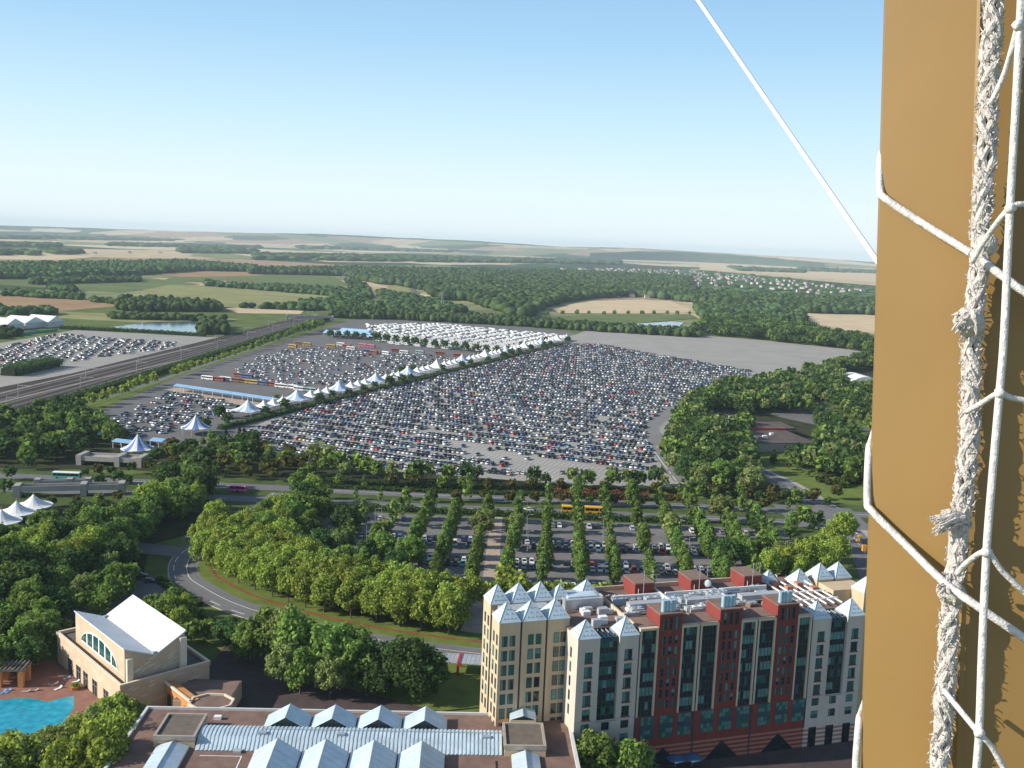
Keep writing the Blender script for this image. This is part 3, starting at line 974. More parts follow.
# ------------------------------------------------------------------ hedges
m_core = mat('hedge_core', (.02, .03, .012), .95, .2, 1)
def hedge(label, path, wd, ht, lm, dens=5, name='hedge', ls=.3):
    path = [Vector(p) for p in path]
    rg = np.random.default_rng(int(abs(path[0].x * 13 + path[0].y)) + 5)
    b = MB()
    vs, fs = [], []
    L, Rr = band(path, wd * .38, -wd * .38)
    for i in range(len(path) - 1):
        poly = [L[i], L[i + 1], Rr[i + 1], Rr[i]]
        b.prism([(p.x, p.y) for p in poly], 0, ht * .8)
    P, N = [], []
    for i in range(len(path) - 1):
        a, c = path[i], path[i + 1]
        ln = (c - a).length
        n = int(ln * (wd + 2 * ht) * dens)
        t_ = rg.uniform(0, 1, n)
        s = rg.uniform(-(wd / 2 + ht), wd / 2 + ht, n)
        d = (c - a).normalized()
        nn = np.array((-d.y, d.x))
        off = np.clip(s, -wd / 2, wd / 2)
        z = np.where(np.abs(s) > wd / 2, ht - (np.abs(s) - wd / 2), ht)
        z = z * (1 + .14 * np.sin(t_ * ln * .9 + i) * 1) + rg.normal(0, .12, n)
        xy = np.array(a[:2]) + np.outer(t_, np.array((c - a)[:2])) + off[:, None] * nn + rg.normal(0, .12, (n, 2))
        P.append(np.column_stack([xy, np.maximum(z, .1)]))
        nz = np.where(np.abs(s) > wd / 2, .2, 1.0)
        N.append(np.column_stack([np.outer(np.sign(s) * (1 - nz), nn), nz]))
    v, q = leaf_quads(np.concatenate(P), np.concatenate(N), ls, rg)
    o = len(b.v)
    V = np.concatenate([np.array(b.v), v])
    # merge core faces (as separate mesh faces) and leaves
    me = bpy.data.meshes.new(name)
    me.from_pydata([tuple(p) for p in V], [], [tuple(f) for f in b.f] + [tuple(f + o) for f in q])
    me.materials.append(m_core)
    me.materials.append(lm)
    me.polygons.foreach_set('material_index', [0] * len(b.f) + [1] * len(q))
    return tag(link(name, me), label, 'hedge')
lm_dark = PROTO['dark'][3]
lm_aut = leaf_mat('russet_hedge_leaves', (.24, .085, .045))
lm_yel = leaf_mat('yellow_hedge_leaves', (.22, .17, .03))
hedge('tall dark clipped hedge between boulevard and hotel car park', [(-84, 400, 0), (-40, 399.5, 0), (0, 399, 0), (40, 399, 0), (78, 398.5, 0)], 3.4, 2.1, lm_dark)
hedge('clipped green hedge along the near edge of the big car park', smooth_path([G(300, 482), G(400, 488), G(500, 489), G(600, 492), G(700, 493)], 3), 4, 2.6, lm_hedge, 3)
hedge('russet hedge beside the boulevard behind the yellow bus', [tuple(G(553, 497)), tuple(G(600, 498)), tuple(G(648, 500))], 6, 3.2, lm_aut, 3)
hedge('yellow-leaved hedge at the right end of the russet one', [tuple(G(662, 500)), tuple(G(686, 501))], 4, 2.6, lm_yel, 3)
hedge('low light green shrub border beyond the boulevard', smooth_path([G(310, 487), G(420, 492), G(545, 496)], 3), 3.5, 1.6, lm_hedge, 3)
hedge('long dark hedge between railway and avenue', smooth_path([(-283, 560, 0), (-276, 690, 0), (-265, 930, 0), (-249, 1340, 0)], 8), 6, 4, lm_dark, 1.2, ls=.6)
hedge('dark hedge along the near shore of the left pond', [tuple(G(60, 329)), tuple(G(130, 332)), tuple(G(205, 336.5))], 5, 3.5, lm_dark, 1.2, ls=.6)
hedge('block of dark green hedging beside the left car park', [tuple(G(8, 376)), tuple(G(54, 366))], 14, 7, lm_dark, 1.2, ls=.6)
hedge('bright clipped hedge beside the entry road bend', [(-109, 305, 0), (-96, 291, 0), (-90, 285, 0)], 3, 1.5, lm_hedge, 5)
hedge('dark hedge at the foot of the tent walk', [tuple(WALK0 + WD * 30 + WN * 13), tuple(WALK0 + WD * 350 + WN * 13), tuple(WALK0 + WD * 640 + WN * 13)], 4, 2.4, lm_dark, 1.2, ls=.5)

# ------------------------------------------------------------------ cars
m_glass = mat('car_glass', (.018, .02, .022), .22, 0, spec=.25)
m_tyre = mat('tyre', (.02, .02, .02), .9, 0)
CCOL = {'white': (.78, .78, .76), 'silver': (.52, .53, .54), 'grey': (.22, .23, .25), 'black': (.02, .021, .024), 'navy': (.025, .04, .11),
        'blue': (.05, .13, .32), 'red': (.42, .02, .025), 'charcoal': (.06, .065, .075), 'beige': (.42, .37, .29), 'green': (.03, .10, .07), 'yellow': (.65, .45, .05), 'turquoise': (.06, .32, .36)}
CARW = [('silver', 30), ('grey', 17), ('black', 13), ('charcoal', 10), ('navy', 8), ('white', 13), ('blue', 6), ('red', 4), ('beige', 2.5), ('green', 1.5), ('yellow', .4), ('turquoise', .5)]
def ccol(rg=rnd, bias=None):
    ws = CARW if not bias else [(c, k * bias.get(c, 1)) for c, k in CARW]
    return rg.choices([c for c, _ in ws], [k for _, k in ws])[0]
def paint(c):
    return mat('car_paint_' + c, CCOL[c], .28, 0, spec=.5)

# profile (x forward, z) of lower body and of the glasshouse
CTYPES = {
    'hatchback': (3.9, 1.70, [(-1.95, .3), (-1.95, .75), (-1.85, .92), (-.2, .95), (.85, .93), (1.75, .72), (1.95, .55), (1.95, .28)], [(-1.85, .92), (-1.45, 1.44), (.1, 1.47), (.95, .93)]),
    'saloon': (4.5, 1.75, [(-2.25, .3), (-2.25, .88), (-1.35, .95), (.9, .92), (2.05, .72), (2.25, .55), (2.25, .28)], [(-1.65, .94), (-.95, 1.39), (.2, 1.41), (1.05, .92)]),
    'estate': (4.5, 1.76, [(-2.25, .3), (-2.25, .8), (-2.15, .95), (.9, .93), (2.05, .74), (2.25, .56), (2.25, .28)], [(-2.15, .94), (-1.85, 1.45), (.2, 1.47), (1.05, .93)]),
    'minivan': (4.6, 1.82, [(-2.3, .3), (-2.3, .9), (-2.2, 1.05), (1.2, 1.0), (2.1, .85), (2.3, .6), (2.3, .28)], [(-2.2, 1.04), (-2.0, 1.68), (.5, 1.70), (1.55, .98)]),
}
CM = {}
def car_meshes(ty, colr):
    if (ty, colr) in CM:
        return CM[(ty, colr)]
    Lc, Wc, prof, gh = CTYPES[ty]
    b = MB()
    n = len(prof)
    hw = Wc / 2
    def ring(y, k, dz=0):
        return [(p[0] * k, y, p[1] + dz) for p in prof]
    vs = ring(-hw, .985) + ring(-hw * .99, 1) + ring(hw * .99, 1) + ring(hw, .985)
    vs = [(x, -hw * (.9 if z > .85 else 1) if y < -hw * .995 else (hw * (.9 if z > .85 else 1) if y > hw * .995 else y * (.93 if z > .85 else .97)), z) for x, y, z in vs]
    vs = [(p[0], -hw * (.94 if p[1] > .85 else 1), p[1]) for p in prof] + [(p[0], hw * (.94 if p[1] > .85 else 1), p[1]) for p in prof]
    b.add(vs, [(i, (i + 1) % n, n + (i + 1) % n, n + i) for i in range(n)] + [tuple(range(n - 1, -1, -1)), tuple(range(n, 2 * n))], 0)
    # roof skin with pillars
    x0, x1 = gh[1][0], gh[2][0]
    z0, z1 = gh[1][1], gh[2][1]
    rw = hw * .76
    b.add([(x0 - .03, -rw, z0), (x1 + .03, -rw, z1), (x1 + .03, rw, z1), (x0 - .03, rw, z0), (x0, -rw * .9, z0 + .05), (x1, -rw * .9, z1 + .05), (x1, rw * .9, z1 + .05), (x0, rw * .9, z0 + .05)],
          [(4, 5, 6, 7), (0, 1, 5, 4), (1, 2, 6, 5), (2, 3, 7, 6), (3, 0, 4, 7)], 0)
    for sx, tp in ((gh[0], gh[1]), (gh[3], gh[2])):
        for s in (-1, 1):
            b.tube([(sx[0], s * hw * .9, sx[1]), (tp[0], s * rw, tp[1])], .05, 4, 0)
    for xw in (-Lc * .3, Lc * .3):
        for s in (-1, 1):
            b.tube([(xw, s * (hw - .2), .31), (xw, s * (hw + .01), .31)], .31, 8, 1)
    me = b.mesh('body', [paint(colr), m_tyre])
    g = MB()
    gw = hw * .92
    gv = [(gh[0][0] + .02, -gw, gh[0][1]), (gh[3][0] - .02, -gw, gh[3][1]), (gh[3][0] - .02, gw, gh[3][1]), (gh[0][0] + .02, gw, gh[0][1]),
          (x0, -rw + .01, z0), (x1, -rw + .01, z1), (x1, rw - .01, z1), (x0, rw - .01, z0)]
    g.add(gv, [(0, 1, 5, 4), (1, 2, 6, 5), (2, 3, 7, 6), (3, 0, 4, 7)], 0)
    gm = g.mesh('window', m_glass)
    CM[(ty, colr)] = (me, gm)
    return me, gm
CSRC = {}
def car(ty, colr, x, y, ang, label, group):
    if (ty, colr) not in CSRC:
        me, gm = car_meshes(ty, colr)
        t_ = thing('parked_car', label, 'car', (x, y, CARZ), ang, group)
        link('body', me, t_)
        link('window', gm, t_)
        CSRC[(ty, colr)] = t_
        return t_
    t_ = copy_tree(CSRC[(ty, colr)])
    t_.location = (x, y, CARZ)
    t_.rotation_euler = (0, 0, ang)
    t_['label'] = label
    t_['group'] = group
    return t_

CARZ = .2
CARS = []     # x, y, angle, type, colour, row words, lot
def ctype(rg=rnd):
    return rg.choices(['hatchback', 'saloon', 'estate', 'minivan'], [45, 25, 18, 12])[0]
# hotel car park: double rows between the tree files
for k in range(-7, 8):
    x0 = 14.5 + 11.8 * k
    for ri, (yy, words) in enumerate(((315.6, 'nearest row'), (333.2, 'second row'), (338.6, 'third row'), (356.4, 'fourth row'), (361.8, 'fifth row'), (385.5, 'far row'))):
        for j in range(4):
            if x0 < 0 and -9 < x0 + 1.7 + j * 2.6 < 0:
                continue
            if x0 + 11.8 > 100 and yy > 370:
                continue
            if rnd.random() > (.86 if ri < 5 else .32):
                continue
            ang = (R(90) if ri in (0, 2, 4, 5) else R(-90)) + rnd.uniform(-.03, .03)
            if rnd.random() < .3:
                ang += math.pi
            CARS.append((x0 + 2.1 + j * 2.6 + (yy - 350) * .05, yy + rnd.uniform(-.3, .3), ang, ctype(), ccol(bias={'black': 1.3, 'white': 1.6, 'navy': 1.6}), words + ' of the hotel car park', 'cars in the hotel car park'))
# the big car park: rows square to the tent walk
RV = Vector((.929, -.37, 0))
WV = Vector((.37, .929, 0))
Q0 = G(300, 464)
full = gpoly([(222, 448), (240, 434.5), (304, 411), (420, 377.5), (500, 359), (565, 344.5), (600, 344.5), (650, 354), (700, 362), (752, 371.5), (742, 383), (700, 394), (668, 408), (645, 424), (648, 440), (655, 470), (640, 478), (560, 477.5), (490, 477), (430, 474), (330, 460), (250, 452)])
empty = gpoly([(446, 441), (470, 444), (540, 458.5), (600, 466.5), (625, 469.5), (628, 480), (545, 482), (520, 472), (483, 460), (450, 448)])
gaps = [gpoly([(575, 398), (600, 402), (598, 405), (575, 401)]), gpoly([(596, 416), (612, 418), (612, 424), (594, 421)]), gpoly([(440, 430), (452, 432), (450, 435), (440, 434)])]
rowcars = {}
for kt in range(-14, 60):
    for sub in (0, 1):
        tt = kt * 16.2 + sub * 5.0
        for js in range(-60, 200):
            s = js * 2.62
            p = Q0 + RV * s + WV * tt
            if not pip(full, p.x, p.y):
                continue
            if pip(empty, p.x, p.y) and rnd.random() > .05:
                continue
            if any(pip(g_, p.x, p.y) for g_ in gaps) and rnd.random() > .2:
                continue
            if rnd.random() > .84 - .35 * max(0, noise.noise(Vector((p.x * .02, p.y * .02, 3)))):
                continue
            ang = math.atan2(WV.y, WV.x) + (math.pi if rnd.random() < .5 else 0) + rnd.uniform(-.04, .04)
            CARS.append((p.x, p.y + rnd.uniform(-.3, .3), ang, ctype(), ccol(), (kt * 2 + sub), 'cars in the big car park'))
# stall lines of the empty patch
b = MB()
for kt in range(-14, 12):
    for js in range(-10, 110):
        s = (js - .5) * 2.62
        for t0 in (-2.5,):
            p = Q0 + RV * s + WV * (kt * 16.2 + t0)
            pm = p + WV * 5
            if pip(empty, pm.x, pm.y) or (pip(full, pm.x, pm.y) and pm.y < 520):
                e = p + WV * 10
                h = RV * .09
                z = LAYER[0] + .01
                b.quad((p.x - h.x, p.y - h.y, z), (p.x + h.x, p.y + h.y, z), (e.x + h.x, e.y + h.y, z), (e.x - h.x, e.y - h.y, z))
o = b.obj('parking_lines', m_paint)
o['kind'] = 'structure'
# lots behind the tents and beyond the railway
def lot(poly, words, pitch, occ, bias, w_, r_, lst, dx=2.7, jit=.9):
    pl = gpoly(poly)
    o_ = Vector((pl[0][0], pl[0][1], 0))
    for kt in range(-60, 60):
        for sub in (0, 1):
            for js in range(-130, 130):
                p = o_ + r_ * (js * dx) + w_ * (kt * pitch + sub * 5.2)
                if pip(pl, p.x, p.y) and rnd.random() < occ:
                    lst.append((p.x + rnd.uniform(-jit, jit), p.y + rnd.uniform(-jit, jit), math.atan2(w_.y, w_.x) + rnd.uniform(-.1, .1) + (math.pi if rnd.random() < .5 else 0), ctype(), ccol(bias=bias), words, words, kt * 2 + sub))
lot([(98, 432), (112, 421), (150, 402), (172, 392), (232, 403), (240, 409), (226, 418), (200, 420), (176, 428), (162, 437), (120, 437)], 'cars behind the striped tent', 15, .58, {'white': 3, 'silver': 1.6}, WV, RV, CARS)
lot([(232, 372), (262, 356), (300, 347), (345, 350), (440, 357), (474, 358), (430, 367), (372, 378), (330, 386), (285, 388)], 'cars behind the tent walk', 14.5, .27, {'white': 10, 'silver': 1.6, 'navy': .4, 'blue': .4}, WV, RV, CARS)
lot([(-30, 362), (0, 350), (30, 340), (60, 334), (95, 338), (150, 341), (180, 344), (165, 350), (110, 356), (60, 364), (20, 372)], 'cars beyond the railway', 15, .62, {'grey': 1.3}, Vector((.97, .24, 0)), Vector((-.24, .97, 0)), CARS, jit=2.2)

vis = []
for i, c in enumerate(CARS):
    if in_view((c[0], c[1], 0), 1.5, 885):
        vis.append((proj((c[0], c[1], 0))[2], i))
vis.sort()
top = [i for _, i in vis[:300]]
rowno = {}
for i in sorted(top, key=lambda i: CARS[i][1]):
    if not isinstance(CARS[i][5], str):
        rowno.setdefault(CARS[i][5], len(rowno) + 1)
ck = {}
for i in sorted(top, key=lambda i: proj((CARS[i][0], CARS[i][1], 0))[0]):
    x, y, a, ty, c, words, grp = CARS[i][:7]
    if not isinstance(words, str):
        words = '%s row of the big car park' % nth(rowno[words])
    elif ' of the ' not in words:
        words = 'group of ' + words
    kk = (c, ty, words)
    ck[kk] = ck.get(kk, 0) + 1
    car(ty, c, x, y, a, '%s %s, %s such from left, %s' % (c, ty, nth(ck[kk]), words), grp)
# all the farther cars as one mass
cols = list(CCOL)
V, Q, M = [], [], []
base = np.array([(-2.1, -.85, .25), (2.1, -.85, .25), (2.1, .85, .25), (-2.1, .85, .25), (-2.1, -.85, .88), (2.1, -.85, .78), (2.1, .85, .78), (-2.1, .85, .88),
                 (-1.7, -.8, .9), (1.0, -.8, .88), (1.0, .8, .88), (-1.7, .8, .9), (-1.3, -.66, 1.45), (.2, -.66, 1.47), (.2, .66, 1.47), (-1.3, .66, 1.45)])
bq = np.array([(4, 5, 6, 7), (0, 1, 5, 4), (1, 2, 6, 5), (2, 3, 7, 6), (3, 0, 4, 7), (12, 13, 14, 15), (8, 9, 13, 12), (9, 10, 14, 13), (10, 11, 15, 14), (11, 8, 12, 15)])
n0 = 0
for _, i in vis[300:]:
    x, y, a, ty, c, words, grp = CARS[i][:7]
    ca, sa = math.cos(a), math.sin(a)
    k = 1.0 if ty != 'minivan' else 1.12
    V.append(np.stack([base[:, 0] * ca - base[:, 1] * sa + x, base[:, 0] * sa + base[:, 1] * ca + y, base[:, 2] * k + CARZ], 1))
    Q.append(bq + n0)
    ci = cols.index(c)
    M.append(np.array([ci] * 6 + [len(cols)] * 4))
    n0 += 16
me = np_mesh('distant_parked_cars', np.concatenate(V), np.concatenate(Q), [paint(c) for c in cols] + [m_glass], np.concatenate(M))
link('distant_parked_cars', me)['kind'] = 'stuff'
print('cars', len(CARS), len(vis))

# cars on the roads and by the pool building
for px, py, ang, ty, c, lab in [
    (190, 538, 1.75, 'saloon', 'silver', 'silver saloon driving up the entry road under the trees'), (270, 617, -.55, 'estate', 'blue', 'blue estate on the entry road bend below the plane trees'),
    (78, 598, .4, 'hatchback', 'white', 'white hatchback parked behind the pool building'), (140, 577, .2, 'saloon', 'charcoal', 'dark saloon at the top end of the small car park'),
    (150, 583, .2, 'hatchback', 'navy', 'navy hatchback next to the dark saloon in the small car park'), (62, 582, .4, 'estate', 'silver', 'silver estate in the shaded small car park on the left'),
    (502, 503, 0, 'hatchback', 'silver', 'silver hatchback on the far carriageway of the boulevard'), (528, 511, 3.14, 'saloon', 'white', 'white saloon following the yellow bus'),
    (532, 511, 3.14, 'saloon', 'grey', 'grey saloon just behind the yellow bus'), (745, 489, 1.6, 'hatchback', 'silver', 'pale hatchback turning off the boulevard at right'),
    (772, 536, .6, 'minivan', 'white', 'large white minivan at the right end of the hotel car park'), (770, 548, 1.6, 'saloon', 'blue', 'bright blue saloon beside a lawn patch at right'),
    (758, 482, 1.9, 'estate', 'silver', 'silver estate on the right side road'), (752, 476, 1.9, 'hatchback', 'white', 'white hatchback ahead on the right side road')]:
    g = G(px, py)
    car(ty, c, g.x, g.y, ang, lab, 'cars on the roads').name = 'parked_car'

# ------------------------------------------------------------------ tents, canopies
m_tentw = mat('tent_white', (.80, .80, .78), .7, .06, .5)
m_tentb = mat('tent_blue', (.13, .22, .48), .7, .08, .5)
m_tentlb = mat('canopy_blue', (.24, .42, .60), .6, .1, .3)
m_post = mat('white_post', (.62, .62, .60), .6, .05)
m_gold = mat('gold_finial', (.55, .36, .10), .5, .05)

def peaked(bm, r, z0, h, n=16, sides=4, striped=False, mi=(0, 1), rings=7, rot=0):
    """concave fabric peak with a square or round eave"""
    rows = []
    for k in range(rings):
        t_ = k / (rings - 1)
        rr_ = r * (1 - t_) ** 1.0 + .08
        zz = z0 + h * (t_ ** 1.9)
        row = []
        for j in range(n):
            an = 2 * math.pi * j / n + rot
            m = 1.0
            if sides == 4:
                m = 1 / max(abs(math.cos(an)), abs(math.sin(an)))
                m = 1 + (m - 1) * (1 - t_)
            row.append((math.cos(an) * rr_ * m, math.sin(an) * rr_ * m, zz))
        rows.append(row)
    vs = [p for r_ in rows for p in r_]
    for k in range(rings - 1):
        for j in range(n):
            f = (k * n + j, k * n + (j + 1) % n, (k + 1) * n + (j + 1) % n, (k + 1) * n + j)
            mi_ = mi[j // (1 if n <= 16 else 2) % 2] if striped else mi[0]
            bm.add([vs[q] for q in f], [(0, 1, 2, 3)], mi_)
    # valance
    for j in range(n):
        a, c = rows[0][j], rows[0][(j + 1) % n]
        bm.quad((a[0], a[1], a[2] - .35), (c[0], c[1], c[2] - .35), c, a, mi[j % 2] if striped else mi[0])

def tent_parts(r, z0, h, striped, sides=4, n=16, posts=4, mb=None):
    b = MB()
    peaked(b, r, z0, h, n, sides, striped)
    me = b.mesh('canopy', [m_tentw, mb or m_tentb])
    f = MB()
    f.cyl(0, 0, z0 + h - .2, z0 + h + .9, .14, 6)
    f.pyramid(-.3, .3, -.3, .3, z0 + h + .5, .8)
    fm = f.mesh('finial', m_gold)
    p = MB()
    p.cyl(0, 0, 0, z0, .1, 6)
    pm = p.mesh('post', m_post)
    k = r * (.98 if sides == 4 else .96)
    pp = [(k, k), (-k, k), (-k, -k), (k, -k)] if sides == 4 else [(math.cos(2 * math.pi * i / posts) * k, math.sin(2 * math.pi * i / posts) * k) for i in range(posts)]
    return me, fm, pm, pp
def tent(parts, loc, rz, label, group, name='peaked_tent'):
    me, fm, pm, pp = parts
    t_ = thing(name, label, 'tent', loc, rz, group)
    link('canopy', me, t_)
    link('finial', fm, t_)
    for q in pp:
        link('post', pm, t_, (q[0], q[1], 0))
    return t_
big = tent_parts(8.0, 4.2, 6.2, False)
bigs = tent_parts(8.0, 4.2, 6.2, True, n=32, mb=mat('tent_pale_blue', (.30, .44, .64), .7, .08, .5))
small = tent_parts(5.4, 4.0, 3.7, False)
WRZ = math.atan2(WD.y, WD.x)
mod = 53.0
nb = ns = 0
Ltot = (WALK1 - WALK0).length
d = 74.0
while d < Ltot - 10:
    q = WALK0 + WD * d
    if in_view((q.x, q.y, 0), 8):
        nb += 1
        st = nb < 5 or nb % 2
        tent(bigs if st else big, (q.x, q.y, 0), WRZ, '%s tall tent of the tent walk, %s tall one from the near end' % ('blue and white' if st else 'white', nth(nb)), 'tall tents of the tent walk')
    for k in range(3):
        q = WALK0 + WD * (d + 12.2 + k * 10.2 + 4)
        if d + 36 < Ltot:
            ns += 1
            tent(small, (q.x, q.y, 0), WRZ, 'small white tent of the tent walk, %s small one from the near end' % nth(ns), 'small tents of the tent walk')
    d += mod
circ = tent_parts(8.0, 4.0, 7.0, True, sides=0, n=24, posts=8)
g = G(196, 434)
tent(circ, (g.x, g.y, 0), 0, 'round blue and white striped tent at the near end of the tent walk', 'round striped tents', 'striped_tent')
g = G(138, 456)
tent(circ, (g.x, g.y, 0), .3, 'round striped tent behind the concrete bridge, lowest of the two', 'round striped tents', 'striped_tent')
mq = tent_parts(6.8, 3.6, 4.2, False, sides=0, n=16, posts=6)
for k, (px, py) in enumerate(((2, 530), (17, 521), (34, 514))):
    g = G(px, py)
    tent(mq, (g.x, g.y, 0), .4, 'white marquee peak among dark trees, %s of the three' % ['nearest', 'middle one', 'farthest'][k], 'white marquees on the left', 'marquee')

def canopy(name, label, p0, p1, wd, z, m, group=None, pitch=6):
    a, c = Vector(p0), Vector(p1)
    L = (c - a).length
    t_ = thing(name, label, 'canopy', a, math.atan2((c - a).y, (c - a).x), group)
    b = MB()
    n = max(1, int(L / 12))
    for i in range(n):
        x0, x1 = L * i / n + .1, L * (i + 1) / n - .1
        b.add([(x0, -wd / 2, z), (x1, -wd / 2, z), (x1, 0, z + wd * .14), (x0, 0, z + wd * .14), (x1, wd / 2, z), (x0, wd / 2, z),
               (x0, -wd / 2, z - .25), (x1, -wd / 2, z - .25), (x1, wd / 2, z - .25), (x0, wd / 2, z - .25)],
              [(0, 1, 2, 3), (3, 2, 4, 5), (0, 6, 7, 1), (4, 8, 9, 5), (0, 3, 5, 9, 6), (1, 7, 8, 4, 2)])
    b.obj('roof_panel', m, t_)
    p = MB().box(-.12, .12, -.12, .12, 0, z - .2)
    pm = p.mesh('post', m_post)
    for i in range(int(L / pitch) + 1):
        for s in (-1, 1):
            link('post', pm, t_, (i * pitch + .5, s * wd * .4, 0))
    return t_
canopy('walkway_canopy', 'long sky blue canopy between coach rows and the striped tent', tuple(G(177, 391)), tuple(G(278, 406)), 7, 4.2, m_tentlb, None, 9)
sheet('pavement', [(165, 390), (177, 388), (282, 404), (262, 410)], m_path)
for k, (px, py, L, ang) in enumerate(((65, 440, 9, .2), (99, 440, 9, .1), (116, 447, 16, -.3), (153, 446, 8, -.3), (18, 592, 10, .3))):
    g = G(px, py)
    e = g + Vector((math.cos(ang), math.sin(ang), 0)) * L
    canopy('shade_canopy', ['small blue canopy deep among the dark trees', 'blue canopy left of the low striped tent', 'wide blue canopy directly behind the low striped tent', 'blue canopy right of the low striped tent', 'pale blue canopy half hidden by trees above the pool'][k],
           tuple(g), tuple(e), 7, 3.6, m_tentlb, 'blue canopies among the trees', 5)
for k, (px, py, L) in enumerate(((326, 336, 30), (342, 334, 34), (350, 338, 30))):
    g = G(px, py)
    canopy('shade_canopy', 'pale blue pavilion roof beside the motorhomes, %s of three' % ['left one', 'far one', 'right one'][k], tuple(g), (g.x + L, g.y - L * .25, 0), 18, 4.5, mat('pavilion_blue', (.36, .58, .74), .6, .08, .1), 'pale blue pavilions', 10)

# ------------------------------------------------------------------ motorhomes
m_mh = mat('motorhome_white', (.66, .66, .64), .45, .04, .3)
b = MB()
b.box(-3.0, 2.0, -1.1, 1.1, .45, 2.9, 0)
b.prism([(2.0, -1.05), (3.2, -.95), (3.2, .95), (2.0, 1.05)], .45, 1.5, 0)
b.add([(2.0, -1.0, 1.5), (3.0, -.9, 1.5), (3.0, .9, 1.5), (2.0, 1.0, 1.5), (2.0, -.95, 2.5), (2.3, -.9, 2.4), (2.3, .9, 2.4), (2.0, .95, 2.5)], [(0, 1, 5, 4), (1, 2, 6, 5), (2, 3, 7, 6), (4, 5, 6, 7)], 1)
for s in (-1, 1):
    b.box(-2.2, -1.0, s * 1.105 - .005, s * 1.105 + .005, 1.6, 2.2, 1)
    b.box(-.4, .8, s * 1.105 - .005, s * 1.105 + .005, 1.6, 2.2, 1)
for xw in (-1.8, 2.3):
    for s in (-1, 1):
        b.tube([(xw, s * .8, .38), (xw, s * 1.08, .38)], .38, 8, 2)
mh_me = b.mesh('motorhome', [m_mh, m_glass, m_tyre])
MHL = []
lot([(369, 326), (440, 325), (500, 331), (556, 336), (566, 339), (545, 345), (520, 350), (500, 355), (486, 352), (440, 349), (385, 344), (366, 338)], 'x', 17.5, .66, None, RV, WV, MHL, dx=4.6, jit=1.6)
MHL.sort(key=lambda c: proj((c[0], c[1], 0))[2])
m0 = None
mrows, mcnt = {}, {}
for c in MHL[:300]:
    if m0 is None:
        m0 = o = tag(link('motorhome', mh_me), 'white motorhome packed in the field of motorhomes beyond the tent walk', 'motorhome', 'motorhomes packed beyond the tent walk')
    else:
        o = m0.copy()
        COL.objects.link(o)
    mrows.setdefault(c[7], len(mrows) + 1)
    mcnt[c[7]] = mcnt.get(c[7], 0) + 1
    o['label'] = 'white motorhome, %s counted in the %s rank of the motorhome field' % (nth(mcnt[c[7]]), nth(mrows[c[7]]))
    o.location = (c[0], c[1], CARZ)
    o.rotation_euler = (0, 0, c[2])
V, Q, M, n0 = [], [], [], 0
bx = MB().box(-3, 2, -1.1, 1.1, .4, 2.9, 0).box(2.0, 3.1, -1, 1, .4, 1.6, 0).box(2.0, 2.5, -.95, .95, 1.6, 2.4, 1)
bv, bf, bmi = np.array(bx.v), np.array(bx.f), np.array(bx.m)
for c in MHL[300:]:
    ca, sa = math.cos(c[2]), math.sin(c[2])
    V.append(np.stack([bv[:, 0] * ca - bv[:, 1] * sa + c[0], bv[:, 0] * sa + bv[:, 1] * ca + c[1], bv[:, 2] + CARZ], 1))
    Q.append(bf + n0)
    M.append(bmi)
    n0 += len(bv)
if V:
    link('distant_motorhomes', np_mesh('distant_motorhomes', np.concatenate(V), np.concatenate(Q), [m_mh, m_glass], np.concatenate(M)))['kind'] = 'stuff'
print('motorhomes', len(MHL))

